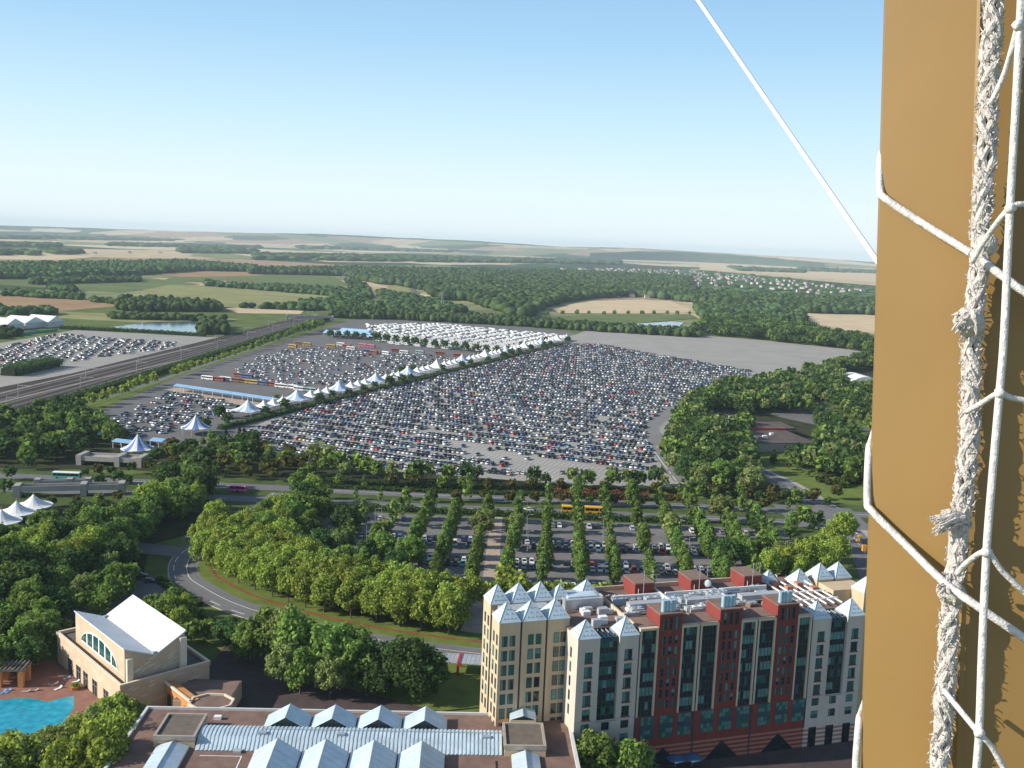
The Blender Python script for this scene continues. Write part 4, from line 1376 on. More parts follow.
# ------------------------------------------------------------------ buses, coaches, lorries
def bus(name, label, cat, loc, ang, L, colr, group=None, H_=3.1, W_=2.5, roof=None, joint=False):
    t_ = thing(name, label, cat, loc, ang, group)
    m = mat('bus_' + '_'.join('%d' % (c * 100) for c in colr), colr, .35, .04, .3)
    mr = m if roof is None else mat('busroof_' + '_'.join('%d' % (c * 100) for c in roof), roof, .5, .04, .3)
    secs = [(-L / 2, L / 2)] if not joint else [(-L / 2, -.7), (.7, L / 2)]
    for (x0, x1) in secs:
        b = MB()
        b.add([(x, s * W_ / 2, z) for x in (x0, x1) for s in (-1, 1) for z in (.35, H_ - .25)] + [(x0 + .2, -W_ / 2 + .25, H_), (x0 + .2, W_ / 2 - .25, H_), (x1 - .2, W_ / 2 - .25, H_), (x1 - .2, -W_ / 2 + .25, H_)],
              [(0, 1, 3, 2), (4, 6, 7, 5), (0, 4, 5, 1), (2, 3, 7, 6)], 0)
        b.add([(x0, -W_ / 2, H_ - .25), (x0, W_ / 2, H_ - .25), (x1, W_ / 2, H_ - .25), (x1, -W_ / 2, H_ - .25), (x0 + .2, -W_ / 2 + .25, H_), (x0 + .2, W_ / 2 - .25, H_), (x1 - .2, W_ / 2 - .25, H_), (x1 - .2, -W_ / 2 + .25, H_)],
              [(0, 4, 5, 1), (1, 5, 6, 2), (2, 6, 7, 3), (3, 7, 4, 0), (4, 7, 6, 5)], 1)
        b.obj('body', [m, mr], t_)
        g = MB()
        n = max(3, int((x1 - x0) / 1.8))
        for i in range(n):
            a0, a1 = x0 + .3 + (x1 - x0 - .6) * i / n + .06, x0 + .3 + (x1 - x0 - .6) * (i + 1) / n - .06
            for s in (-1, 1):
                g.box(a0, a1, s * (W_ / 2 + .012) - .008, s * (W_ / 2 + .012) + .008, 1.45, 2.55)
        g.obj('side_windows', m_glass, t_)
        wm = MB().tube([(0, -.14, 0), (0, .14, 0)], .48, 10).mesh('wheel', m_tyre)
        for xw in ((x0 + 2.2, x1 - 2.4) if x1 - x0 > 7 else ((x0 + x1) / 2,)):
            for s in (-1, 1):
                link('wheel', wm, t_, (xw, s * (W_ / 2 - .12), .48))
    MB().box(L / 2 + .004, L / 2 + .02, -W_ / 2 + .15, W_ / 2 - .15, 1.2, 2.6).obj('windscreen', m_glass, t_)
    if joint:
        MB().box(-.7, .7, -W_ / 2 + .12, W_ / 2 - .12, .5, H_ - .15).obj('bellows', m_tyre, t_)
    return t_
g = (G(564, 512.5) + G(601, 514.5)) / 2
bus('articulated_bus', 'yellow articulated bus on the boulevard behind the upright trees', 'bus', (g.x, g.y, CARZ), math.pi, 17.5, (.72, .40, .02), joint=True)
g = G(67, 479)
bus('city_bus', 'green and white bus between the two concrete bridges', 'bus', (g.x, g.y, CARZ), 0, 12, (.10, .38, .30), roof=(.75, .78, .75))
g = G(370, 657)
bus('coach', 'pale blue roofed coach on the entry road behind dark trees', 'coach', (g.x - 1, g.y + 1, CARZ), -.18, 11, (.55, .66, .72))
g = G(238, 492)
bus('minibus', 'bright pink van on the boulevard at the left', 'van', (g.x, g.y, CARZ), 0, 7, (.75, .12, .38), H_=2.6, W_=2.1)
WH, RD, BR, YL, BL, GN = (.70, .70, .68), (.32, .09, .07), (.22, .11, .06), (.46, .33, .10), (.10, .13, .26), (.28, .40, .40)
for k, (px, py, c, nm) in enumerate([(208, 380, WH, 'white'), (218, 381, RD, 'red'), (226, 381, WH, 'white'), (236, 382, BR, 'brown'), (244, 383, BR, 'brown'), (252, 384, YL, 'yellow'), (262, 385, BL, 'blue'), (272, 386, RD, 'red'), (282, 388, WH, 'white'),
                                     (292, 389, WH, 'white'), (301, 391, WH, 'white'), (240, 377, RD, 'red'), (247, 378, BL, 'blue'), (310, 392, GN, 'green')]):
    g = G(px, py)
    bus('coach', '%s coach, %s from the left in the coach row behind the blue canopy' % (nm, nth(k + 1)), 'coach', (g.x, g.y, CARZ), math.atan2(RV.y, RV.x) + rnd.uniform(-.05, .05), 11, c, 'coaches parked behind the blue canopy')
for k, (px, py, c, nm) in enumerate([(293, 348, YL, 'yellow'), (299, 345, BR, 'brown'), (307, 346, YL, 'yellow'), (331, 348, YL, 'yellow'), (341, 346, WH, 'white'), (351, 350, WH, 'white'), (347, 348, RD, 'red'), (363, 347, (.48, .18, .24), 'pink'), (371, 348, (.48, .18, .24), 'pink'),
                                     (368, 353, BL, 'blue'), (374, 354, RD, 'red'), (386, 355, WH, 'white'), (396, 352, RD, 'red'), (404, 354, WH, 'white'), (440, 355, RD, 'red'), (458, 357, RD, 'red'), (420, 354, GN, 'green')]):
    g = G(px, py)
    bus('show_lorry', '%s lorry, %s from the left in the loose row before the motorhomes' % (nm, nth(k + 1)), 'lorry', (g.x, g.y, CARZ), math.atan2(RV.y, RV.x) + rnd.uniform(-.3, .3), 9, c, 'lorries parked before the motorhomes', H_=3.4)

# ------------------------------------------------------------------ railway masts, pylon, bridges, far buildings
m_mast = mat('mast_metal', (.42, .43, .42), .5, .08)
def mast_mesh():
    b = MB()
    b.tube([(0, 0, 0), (0, 0, 8.5)], [.2, .14], 6)
    b.box(-.12, 9, -.12, .12, 7.4, 7.7)
    b.tube([(0, 0, 5.6), (3.2, 0, 7.4)], .07, 4)
    for x in (3, 6.5):
        b.tube([(x, 0, 7.4), (x, 0, 6.2)], .06, 4)
    return b.mesh('catenary_mast', m_mast)
mm = mast_mesh()
for k in range(18):
    y = 590 + k * 46
    if k % 2:
        x = -288 + (y - 600) * .045 - 30
    else:
        x = -288 + (y - 600) * .045 - 12
    o = tag(link('catenary_mast', mm, None, (x, y, 0)), 'grey steel railway mast with a crossarm, %s from the near end of the line' % nth(k + 1), 'railway mast', 'masts along the railway')
def pylon(px, py, h, label):
    g = G(px, py)
    b = MB()
    wz = [(0, h * .13), (h * .55, h * .045), (h, h * .015)]
    for (z0, w0), (z1, w1) in zip(wz, wz[1:]):
        n = 4
        for i in range(n):
            a, c = i / n, (i + 1) / n
            za, zb_ = z0 + (z1 - z0) * a, z0 + (z1 - z0) * c
            wa, wb = w0 + (w1 - w0) * a, w0 + (w1 - w0) * c
            cs = [(1, 1), (-1, 1), (-1, -1), (1, -1)]
            for j in range(4):
                s, s2 = cs[j], cs[(j + 1) % 4]
                b.tube([(s[0] * wa, s[1] * wa, za), (s[0] * wb, s[1] * wb, zb_)], .22, 4)
                b.tube([(s[0] * wa, s[1] * wa, za), (s2[0] * wb, s2[1] * wb, zb_)], .14, 4)
    t_ = thing('pylon', label, 'pylon', (g.x, g.y, 0), .3)
    b.obj('lattice_tower', m_mast, t_)
    a = MB()
    for z, l in ((h * .7, h * .28), (h * .84, h * .22), (h * .95, h * .16)):
        a.tube([(-l, 0, z), (0, 0, z + 1.2), (l, 0, z)], .25, 4)
    a.obj('crossarms', m_mast, t_)
pylon(442, 309, 26, 'grey lattice pylon standing before the dark woods')
pylon(343, 281, 32, 'thin distant lattice mast above the left meadow')

def bridge(label, p0, p1, wd, z, th=1.2, par=1.0):
    a, c = G(*p0), G(*p1)
    L = (c - a).length
    t_ = thing('concrete_bridge', label, 'bridge', a, math.atan2((c - a).y, (c - a).x))
    MB().box(0, L, -wd / 2, wd / 2, z - th, z).obj('deck', m_conc, t_)
    for s in (-1, 1):
        MB().box(0, L, s * (wd / 2 - .2) - .2, s * (wd / 2 - .2) + .2, z, z + par).obj('parapet', m_conc, t_)
    pm = MB().box(-1.2, 1.2, -wd / 2 - .4, wd / 2 + .4, -.2, z + par + .5).mesh('pier', m_conc)
    for x in (1.5, L * .62, L - 1.5):
        link('pier', pm, t_, (x, 0, 0))
bridge('near concrete footbridge with block piers above the white marquees', (14, 497), (126, 494), 5, 3.8)
bridge('low concrete wall bridge right behind the near footbridge', (34, 485), (92, 484), 3, 1.8, .8, .5)
bridge('far concrete bridge in front of the low striped tent', (80, 463), (146, 466), 9, 3.4)
bridge('grey road bridge over the railway at its far end', (286, 321), (334, 322), 10, 6.5)

m_wallw = mat('render_white', (.52, .48, .43), .9, .08, .3)
m_tile = mat('clay_tile', (.21, .12, .09), .9, .2, .4)
m_slate = mat('slate', (.16, .15, .16), .8, .15, .4)
def house_mesh(L, W_, h, rh, mw, mr):
    b = MB()
    b.box(-L / 2, L / 2, -W_ / 2, W_ / 2, -.5, h, 0)
    e = .4
    b.add([(-L / 2 - e, -W_ / 2 - e, h), (L / 2 + e, -W_ / 2 - e, h), (L / 2 + e, W_ / 2 + e, h), (-L / 2 - e, W_ / 2 + e, h), (-L / 2 - e, 0, h + rh), (L / 2 + e, 0, h + rh)],
          [(0, 1, 5, 4), (2, 3, 4, 5), (0, 4, 3), (1, 2, 5)], 1)
    for i in range(3):
        x = -L / 2 + L * (i + .5) / 3
        for s in (-1, 1):
            b.box(x - .5, x + .5, s * (W_ / 2 + .01) - .02, s * (W_ / 2 + .01) + .02, 1, 2.3, 2)
    return b.mesh('house', [mw, mr, m_glass])
HM = [house_mesh(10, 8, 6.5, 2.8, m_wallw, m_tile), house_mesh(9, 8, 7, 2.8, m_wallw, m_slate), house_mesh(12, 8, 6, 2.6, m_wallw, m_tile), house_mesh(16, 9, 6.5, 3, m_wallw, m_slate)]
vil = gpoly([(560, 270), (620, 270), (690, 272), (760, 279), (850, 289), (880, 295), (820, 296), (740, 290), (640, 287), (580, 284), (555, 276)])
hp = [p for p in scatter(vil, 78, 41, .7)]
h0 = None
hl = [(p, proj((p[0], p[1], 0))) for p in hp]
hn = {}
for kk in (0, 1):
    for r_, k in enumerate(sorted([k for k, (p, q) in enumerate(hl) if -20 < q[0] < 885 and k % 2 == kk], key=lambda k: hl[k][1][0])):
        hn[k] = r_ + 1
for k, (p, q) in enumerate(hl):
    if -20 < q[0] < 885:
        o = tag(link('house', HM[k % 4], None, (p[0], p[1], 4.5), rnd.uniform(0, 3.14)), 'tiny pale %s-roofed house, %s from the left in the distant village' % (('red', 'grey')[k % 2], nth(hn[k])), 'house', 'houses of the distant village')
for k, (px, py, mi) in enumerate([(470, 296, 0), (484, 295, 2), (492, 298, 0), (478, 300, 2), (100, 273, 3), (112, 274, 3), (124, 273.5, 2), (132, 274, 2), (142, 272, 0), (150, 274, 0), (225, 283, 2), (240, 284.5, 0), (250, 285, 2), (82, 276.5, 3), (160, 253.5, 3), (130, 253, 2), (95, 254, 3)]):
    g = G(px, py)
    tag(link('farmhouse', HM[mi], None, (g.x, g.y, 0), rnd.uniform(-.4, .4)), 'far low building at the wood edge, %s of the scattered ones from the left' % nth(1 + sorted([470, 484, 492, 478, 100, 112, 124, 132, 142, 150, 225, 240, 250, 82, 160, 130, 95]).index(px)), 'house', 'scattered far buildings')
g = G(632, 297.5)
for k, dx in enumerate((-34, 0, 36)):
    tag(link('farmhouse', HM[2], None, (g.x + dx, g.y + k * 6, 0), .1), 'long red-roofed farm building behind the round stubble field, %s' % ['left one', 'middle one', 'right one'][k], 'farm building', 'red-roofed farm')
# barn tents at the far left
m_barn = mat('barn_fabric', (.60, .57, .55), .6, .06, .1)
for k, (px, py, L) in enumerate(((17, 328, 30), (38, 327, 24), (-4, 330, 24))):
    g = G(px, py)
    b = MB()
    b.box(-L / 2, L / 2, -16, 16, 0, 6, 0)
    t_ = thing('barn_tent', ['big pale barn tent with white roof beside the left car park', 'smaller pale barn tent right of the big one', 'pale barn tent cut by the left edge'][k], 'barn tent', (g.x, g.y + 14, 0), 1.3)
    b.obj('wall', m_barn, t_)
    rf = MB()
    rf.gable(-L / 2 - .3, L / 2 + .3, -16.2, 16.2, 6, 6)
    rf.obj('roof', m_tentw, t_)
g0, g1 = G(0, 337), G(58, 331)
fb = MB()
fb.box(0, (g1 - g0).length, -.1, .1, 0, 2.4)
tag(fb.obj('site_fence', mat('green_fence', (.05, .30, .22), .7, .15, .1), None, (g0.x, g0.y, 0), math.atan2((g1 - g0).y, (g1 - g0).x)), 'green screened site fence in front of the barn tents', 'fence')
# white dome tent at the right
g = G(858, 383)
t_ = thing('dome_tent', 'white domed tent among trees at the right by the beam', 'tent', (g.x, g.y, 0), .1)
b = MB()
for i in range(10):
    for j in range(8):
        def dp(i, j):
            a = math.pi * i / 10
            return (-13 * math.cos(a), -16 + j * 4, 7.5 * math.sin(a) + .2)
        b.quad(dp(i, j), dp(i, j + 1), dp(i + 1, j + 1), dp(i + 1, j))
b.add([(-13 * math.cos(math.pi * i / 10), -16, 7.5 * math.sin(math.pi * i / 10) + .2) for i in range(11)], [tuple(range(10, -1, -1))])
b.obj('vault', m_tentw, t_)
# brown-roofed building in the trees at right
A, B_ = G(754, 452), G(815, 452)
ang = math.atan2((B_ - A).y, (B_ - A).x)
t_ = thing('low_building', 'low brown flat-roofed building with white and red trim among trees', 'building', A, ang)
Lb = (B_ - A).length
b = MB()
b.box(0, Lb, 0, 60, 0, 5, 0)
b.obj('wall', mat('low_wall', (.42, .36, .32), .85, .1, .3), t_)
m_brf = mat('brown_roof', (.105, .08, .07), .9, .25, .15, detail=9)
MB().box(-.3, Lb + .3, -.3, 38, 5.0, 5.3).obj('roof', m_brf, t_)
MB().box(-.3, Lb + 8, 40, 62, 5.0, 6.2).obj('roof', m_brf, t_)
MB().box(-.8, -.31, -.5, 62, 3.6, 6.4).obj('fascia', m_tentw, t_)
MB().box(-.8, Lb, 38.2, 39.8, 5.0, 6.6).obj('fascia', mat('red_trim', (.40, .09, .06), .7, .1), t_)
for x, y in ((5, 12), (12, 14), (9, 30), (20, 22)):
    MB().box(x, x + 2.2, y, y + 2.2, 5.3, 6.5).obj('roof_unit', m_tentw, t_)
MB().box(2, 26, 66, 90, 0, 5).obj('annex', m_wallw, t_)
for k, (px, py, c, ty) in enumerate([(812, 402, 'silver', 'saloon'), (820, 406, 'navy', 'hatchback'), (828, 411, 'white', 'estate'), (836, 416, 'black', 'saloon'), (844, 421, 'blue', 'hatchback'), (853, 427, 'silver', 'hatchback'), (862, 433, 'grey', 'saloon'), (720, 422, 'white', 'hatchback'), (730, 425, 'grey', 'estate')]):
    g = G(px, py)
    car(ty, c, g.x, g.y, 1.2 + .2 * k % 1, '%s %s parked among the trees by the brown-roofed building, %s of those there' % (c, ty, nth(k + 1)), 'cars by the brown-roofed building')
# orange signal mast by the crossing
g = G(862, 556)
t_ = thing('signal_mast', 'dark mast with orange heads and orange box beside the crossing at right', 'signal', (g.x, g.y, 0))
MB().tube([(0, 0, 0), (0, 0, 6), (-1.2, 0, 7.4)], .13, 6).obj('pole', mat('dark_pole', (.06, .06, .06), .6, .1), t_)
m_or = mat('signal_orange', (.75, .33, .03), .5, .05)
for x, z in ((-1.6, 7.3), (-2.2, 5.6)):
    MB().box(x - .5, x + .9, -.4, .4, z, z + .7).obj('signal_head', m_or, t_)
MB().box(-.2, 1.2, -.6, .6, 2.0, 4.4).obj('cabinet', m_or, t_)
# street lamps
lb = MB()
lb.tube([(0, 0, 0), (0, 0, 8), (.5, 0, 8.4), (1.5, 0, 8.4)], [.09, .06, .05, .05], 5)
lb.box(1.2, 2.0, -.18, .18, 8.3, 8.5)
lmesh = lb.mesh('street_lamp', m_mast)
k = 0
for y in (350, 372, 391):
    for i in range(5):
        k += 1
        x = -50 + i * 29
        tag(link('street_lamp', lmesh, None, (x, y, 0), rnd.choice((0, 3.14))), 'slim grey street lamp, %s from left in %s line of hotel car park lamps' % (nth(i + 1), {350: 'near', 372: 'middle', 391: 'far'}[y]), 'street lamp', 'lamps in the hotel car park')
for i in range(0):
    p = er[6 + i * 7] if 6 + i * 7 < len(er) else None
    if p is not None and i % 2 == 0:
        tag(link('street_lamp', lmesh, None, (p.x + 5, p.y + 4, 0), 3.5), 'slim grey street lamp beside the entry road, %s along it' % nth(i // 2 + 1), 'street lamp', 'lamps beside the entry road')

# ------------------------------------------------------------------ hotel
HO = Vector((81.744, 217.821, 0))
HRZ = math.atan2(.3076, .9515)
m_beige = mat('beige_render', (.54, .42, .275), .9, .10, .5, detail=8, streak=.1)
m_whitew = mat('white_render', (.54, .48, .40), .9, .10, .5, detail=8, streak=.1)
m_brick = mat('red_brick', (.205, .042, .034), .9, .15, .5, detail=9, streak=.15)
m_brick2 = mat('red_brick_pale', (.36, .16, .115), .9, .1, .5)
m_frame = mat('cream_frame', (.58, .47, .33), .8, .06, .3)
m_teal = mat('dark_teal_frame', (.025, .07, .09), .5, .08)
m_gl1 = mat('glass_dark', (.012, .022, .026), .08, .1, .3, spec=.6)
m_gl2 = mat('glass_teal', (.022, .11, .095), .12, .25, .6, spec=.6)
m_gl3 = mat('glass_curtain', (.10, .24, .21), .25, .3, .8, spec=.5)
m_gl4 = mat('glass_blind', (.035, .085, .075), .15, .3, .8, spec=.5)
m_zinc = mat('zinc_roof', (.53, .63, .68), .42, .14, .35, metal=.12, spec=.4)
m_seam = mat('zinc_seam', (.30, .36, .40), .5, .05)
m_gravel = mat('roof_gravel', (.21, .14, .11), .95, .25, .25, detail=10)
m_metal = mat('duct_metal', (.50, .51, .52), .4, .12, .6, metal=.3)
m_sill = mat('red_sill', (.22, .06, .05), .8, .1)
hotel = thing('hotel', 'large modern hotel with beige tower, white wings, red brick bays and zinc pyramid roofs', 'hotel', HO, HRZ)
GL = [m_gl1, m_gl2, m_gl4, m_gl3]
WC = {}
def window_mesh(w, h, gi, sill=False, nx=2, nz=2, fr=None, bl=0):
    key = (round(w, 2), round(h, 2), gi, sill, nx, nz, fr.name if fr else '', bl)
    if key in WC:
        return WC[key]
    b = MB()
    f = .09
    b.box(-w / 2, w / 2, -.05, -.001, 0, f, 0)
    b.box(-w / 2, w / 2, -.05, -.001, h - f, h, 0)
    b.box(-w / 2, -w / 2 + f, -.05, -.001, f, h - f, 0)
    b.box(w / 2 - f, w / 2, -.05, -.001, f, h - f, 0)
    for i in range(1, nx):
        x = -w / 2 + w * i / nx
        b.box(x - .04, x + .04, -.045, -.001, f, h - f, 0)
    for i in range(1, nz):
        z = h * i / nz
        b.box(-w / 2 + f, w / 2 - f, -.04, -.001, z - .04, z + .04, 0)
    b.quad((-w / 2 + f, -.012, f), (w / 2 - f, -.012, f), (w / 2 - f, -.012, h - f), (-w / 2 + f, -.012, h - f), 1)
    if bl:
        xs = (-w / 2 + f, -w / 2 + f + (w - 2 * f) * bl) if bl < .6 else (-w / 2 + f, w / 2 - f)
        b.quad((xs[0], -.016, f if bl < .6 else h * .45), (xs[1], -.016, f if bl < .6 else h * .45), (xs[1], -.016, h - f), (xs[0], -.016, h - f), 3)
    if sill:
        b.box(-w / 2 - .12, w / 2 + .12, -.28, -.001, -.22, -.02, 2)
    WC[key] = b.mesh('window', [fr or m_teal, GL[gi], m_sill, m_gl3])
    return WC[key]
def win(parent, x, y, z, w, h, rz=0, sill=False, nx=2, nz=2, wts=(5, 4, 2, 1.2), fr=None):
    gi = rnd.choices(range(4), wts)[0]
    return link('window', window_mesh(w, h, gi, sill, nx, nz, fr, rnd.choice((0, 0, 0, 0, .28, .45, .7))), parent, (x, y, z), rz)
def pyr(parent, x0, x1, y0, y1, z0, h, name='pyramid_roof'):
    b = MB()
    o = .12
    b.pyramid(x0 - o, x1 + o, y0 - o, y1 + o, z0, h, 0)
    cx, cy = (x0 + x1) / 2, (y0 + y1) / 2
    for (x, y) in ((x0 - o, y0 - o), (x1 + o, y0 - o), (x1 + o, y1 + o), (x0 - o, y1 + o)):
        b.tube([(x, y, z0 + .02), (cx, cy, z0 + h + .03)], .06, 4, 1)
    # snow guard studs in rows on the four slopes
    for t_ in (.2, .42, .64):
        for s in (-1, 1):
            wv = (x1 - x0) / 2 * (1 - t_)
            n = max(2, int(5 * (1 - t_)))
            for i in range(n):
                u = (i + .5) / n * 2 - 1
                for (px_, py_) in ((cx + u * wv * .85, cy + s * (y1 - y0 + 2 * o) / 2 * (1 - t_)), (cx + s * (x1 - x0 + 2 * o) / 2 * (1 - t_), cy + u * wv * .85)):
                    zz = z0 + h * t_
                    b.box(px_ - .1, px_ + .1, py_ - .1, py_ + .1, zz - .05, zz + .12, 1)
    return b.obj(name, [m_zinc, m_seam], parent)
def curtain(parent, x0, x1, y, z0, z1, cols, rows, name='glass_wall', band=True, seed=0, fr=None, soff=.42):
    """glazed strip: mullions, pane rows and dark spandrels"""
    b = MB()
    rg = random.Random(seed + int(x0 * 10))
    dz = (z1 - z0) / rows
    dx = (x1 - x0) / cols
    b.box(x0, x1, y + .06, y + .2, z0, z1, 1)
    for r_ in range(rows):
        zz = z0 + r_ * dz
        if band:
            rowc = rg.random()
            for c in range(cols):
                k = rg.random()
                mi = 3 if (rowc < .45 and k < .8) or k < .12 else (2 if k < .55 else 1)
                b.quad((x0 + c * dx, y + .05, zz + dz * soff), (x0 + (c + 1) * dx, y + .05, zz + dz * soff), (x0 + (c + 1) * dx, y + .05, zz + dz), (x0 + c * dx, y + .05, zz + dz), mi)
            b.box(x0, x1, y - .01, y + .055, zz + dz * soff - .06, zz + dz * soff, 0)
        else:
            for c in range(cols):
                b.quad((x0 + c * dx, y + .05, zz), (x0 + (c + 1) * dx, y + .05, zz), (x0 + (c + 1) * dx, y + .05, zz + dz), (x0 + c * dx, y + .05, zz + dz), rg.choice((1, 2, 2, 3)))
        b.box(x0, x1, y - .012, y + .056, zz - .05, zz + .05, 0)
    for c in range(cols + 1):
        x = x0 + c * dx
        b.box(x - .05, x + .05, y - .02, y + .058, z0, z1, 0)
    return b.obj(name, [fr or m_teal, m_gl1, m_gl2, m_gl3, m_gl4], parent)

# --- white wings (left and right), identical plan
def white_wing(a0, name_label, ground):
    """13.7 m wide wing starting at x=a0"""
    b = MB()
    P1, P2, Cc = (a0, a0 + 4.9), (a0 + 9.3, a0 + 13.7), (a0 + 4.9, a0 + 9.3)
    z1 = 30.4
    zb = 5.0 if ground else 0
    b.box(P1[0], P1[1], 0, 14, zb, z1)
    b.box(P2[0], P2[1], 0, 14, zb, z1)
    b.box(Cc[0], Cc[1], 0.02, 14, zb, 11.9)
    b.box(Cc[0], Cc[1], .7, 14, 11.95, 29.9)
    wg = b.obj('white_wing', m_whitew, hotel)
    if name_label:
        wg['label'] = name_label
    MB().box(a0 - .04, a0 + 13.74, -.06, -.002, 12.15, 12.4).obj('string_course', mat('grey_joint', (.40, .39, .37), .9, .05), wg)
    if ground:
        g = MB()
        for i in range(10):
            g.box(a0, a0 + 13.7, .0, 13, i * .5, i * .5 + .5, i % 2)
        g.obj('striped_base', [m_brick2, m_whitew], wg)
        for x in (a0 + 1.3, a0 + 5.8, a0 + 10.3):
            MB().box(x, x + 2.0, -.06, -.003, .05, 4.9).obj('doorway', m_gl1, wg)
    zs = [27.45 - 3.12 * i - 2.2 for i in range(5)]
    for z in zs:
        win(wg, a0 + 2.5, 0, z, 1.7, 2.2, 0, True)
        win(wg, a0 + 11.4, 0, z, 1.7, 2.2, 0, True)
    for z in (10.05, 7.05):
        for x in (a0 + 2.4, a0 + 7.0, a0 + 11.4):
            win(wg, x, 0.02 if x == a0 + 7.0 else 0, z, 1.75, 1.75, 0)
    curtain(wg, Cc[0] + .25, Cc[1] - .25, .55, 12.0, 29.7, 4, 6, seed=3)
    MB().box(Cc[0], Cc[1], .45, .69, 29.2, 29.9).obj('lintel', m_teal, wg)
    for p in (P1, P2):
        pyr(wg, p[0], p[1], 0, 4.8, z1, 3.3)
    # glazed lean-to roof between the pyramids
    r_ = MB()
    r_.box(Cc[0], Cc[1], .6, 8, 29.9, 30.1)
    for i in range(5):
        x = Cc[0] + .3 + i * .95
        r_.box(x - .05, x + .05, 1.0, 7.8, 30.1, 30.35, 1)
    r_.obj('roof_glazing', [m_gl1, m_seam], wg)
    rd = MB()
    rd.box(a0, a0 + 13.7, 4.9, 14, 30.41, 30.6)
    rd.obj('roof_deck', m_gravel, wg)
    return wg
wl = white_wing(-69.4, 'white left wing with dark centre glazing', False)
wr = white_wing(-13.7, 'white right wing on a red striped base', True)
# left side wall of the left wing gets the sun: windows along it
for z in [27.45 - 3.12 * i - 2.2 for i in range(5)]:
    win(wl, -69.4, 3.6, z, .9, 2.2, R(-90))

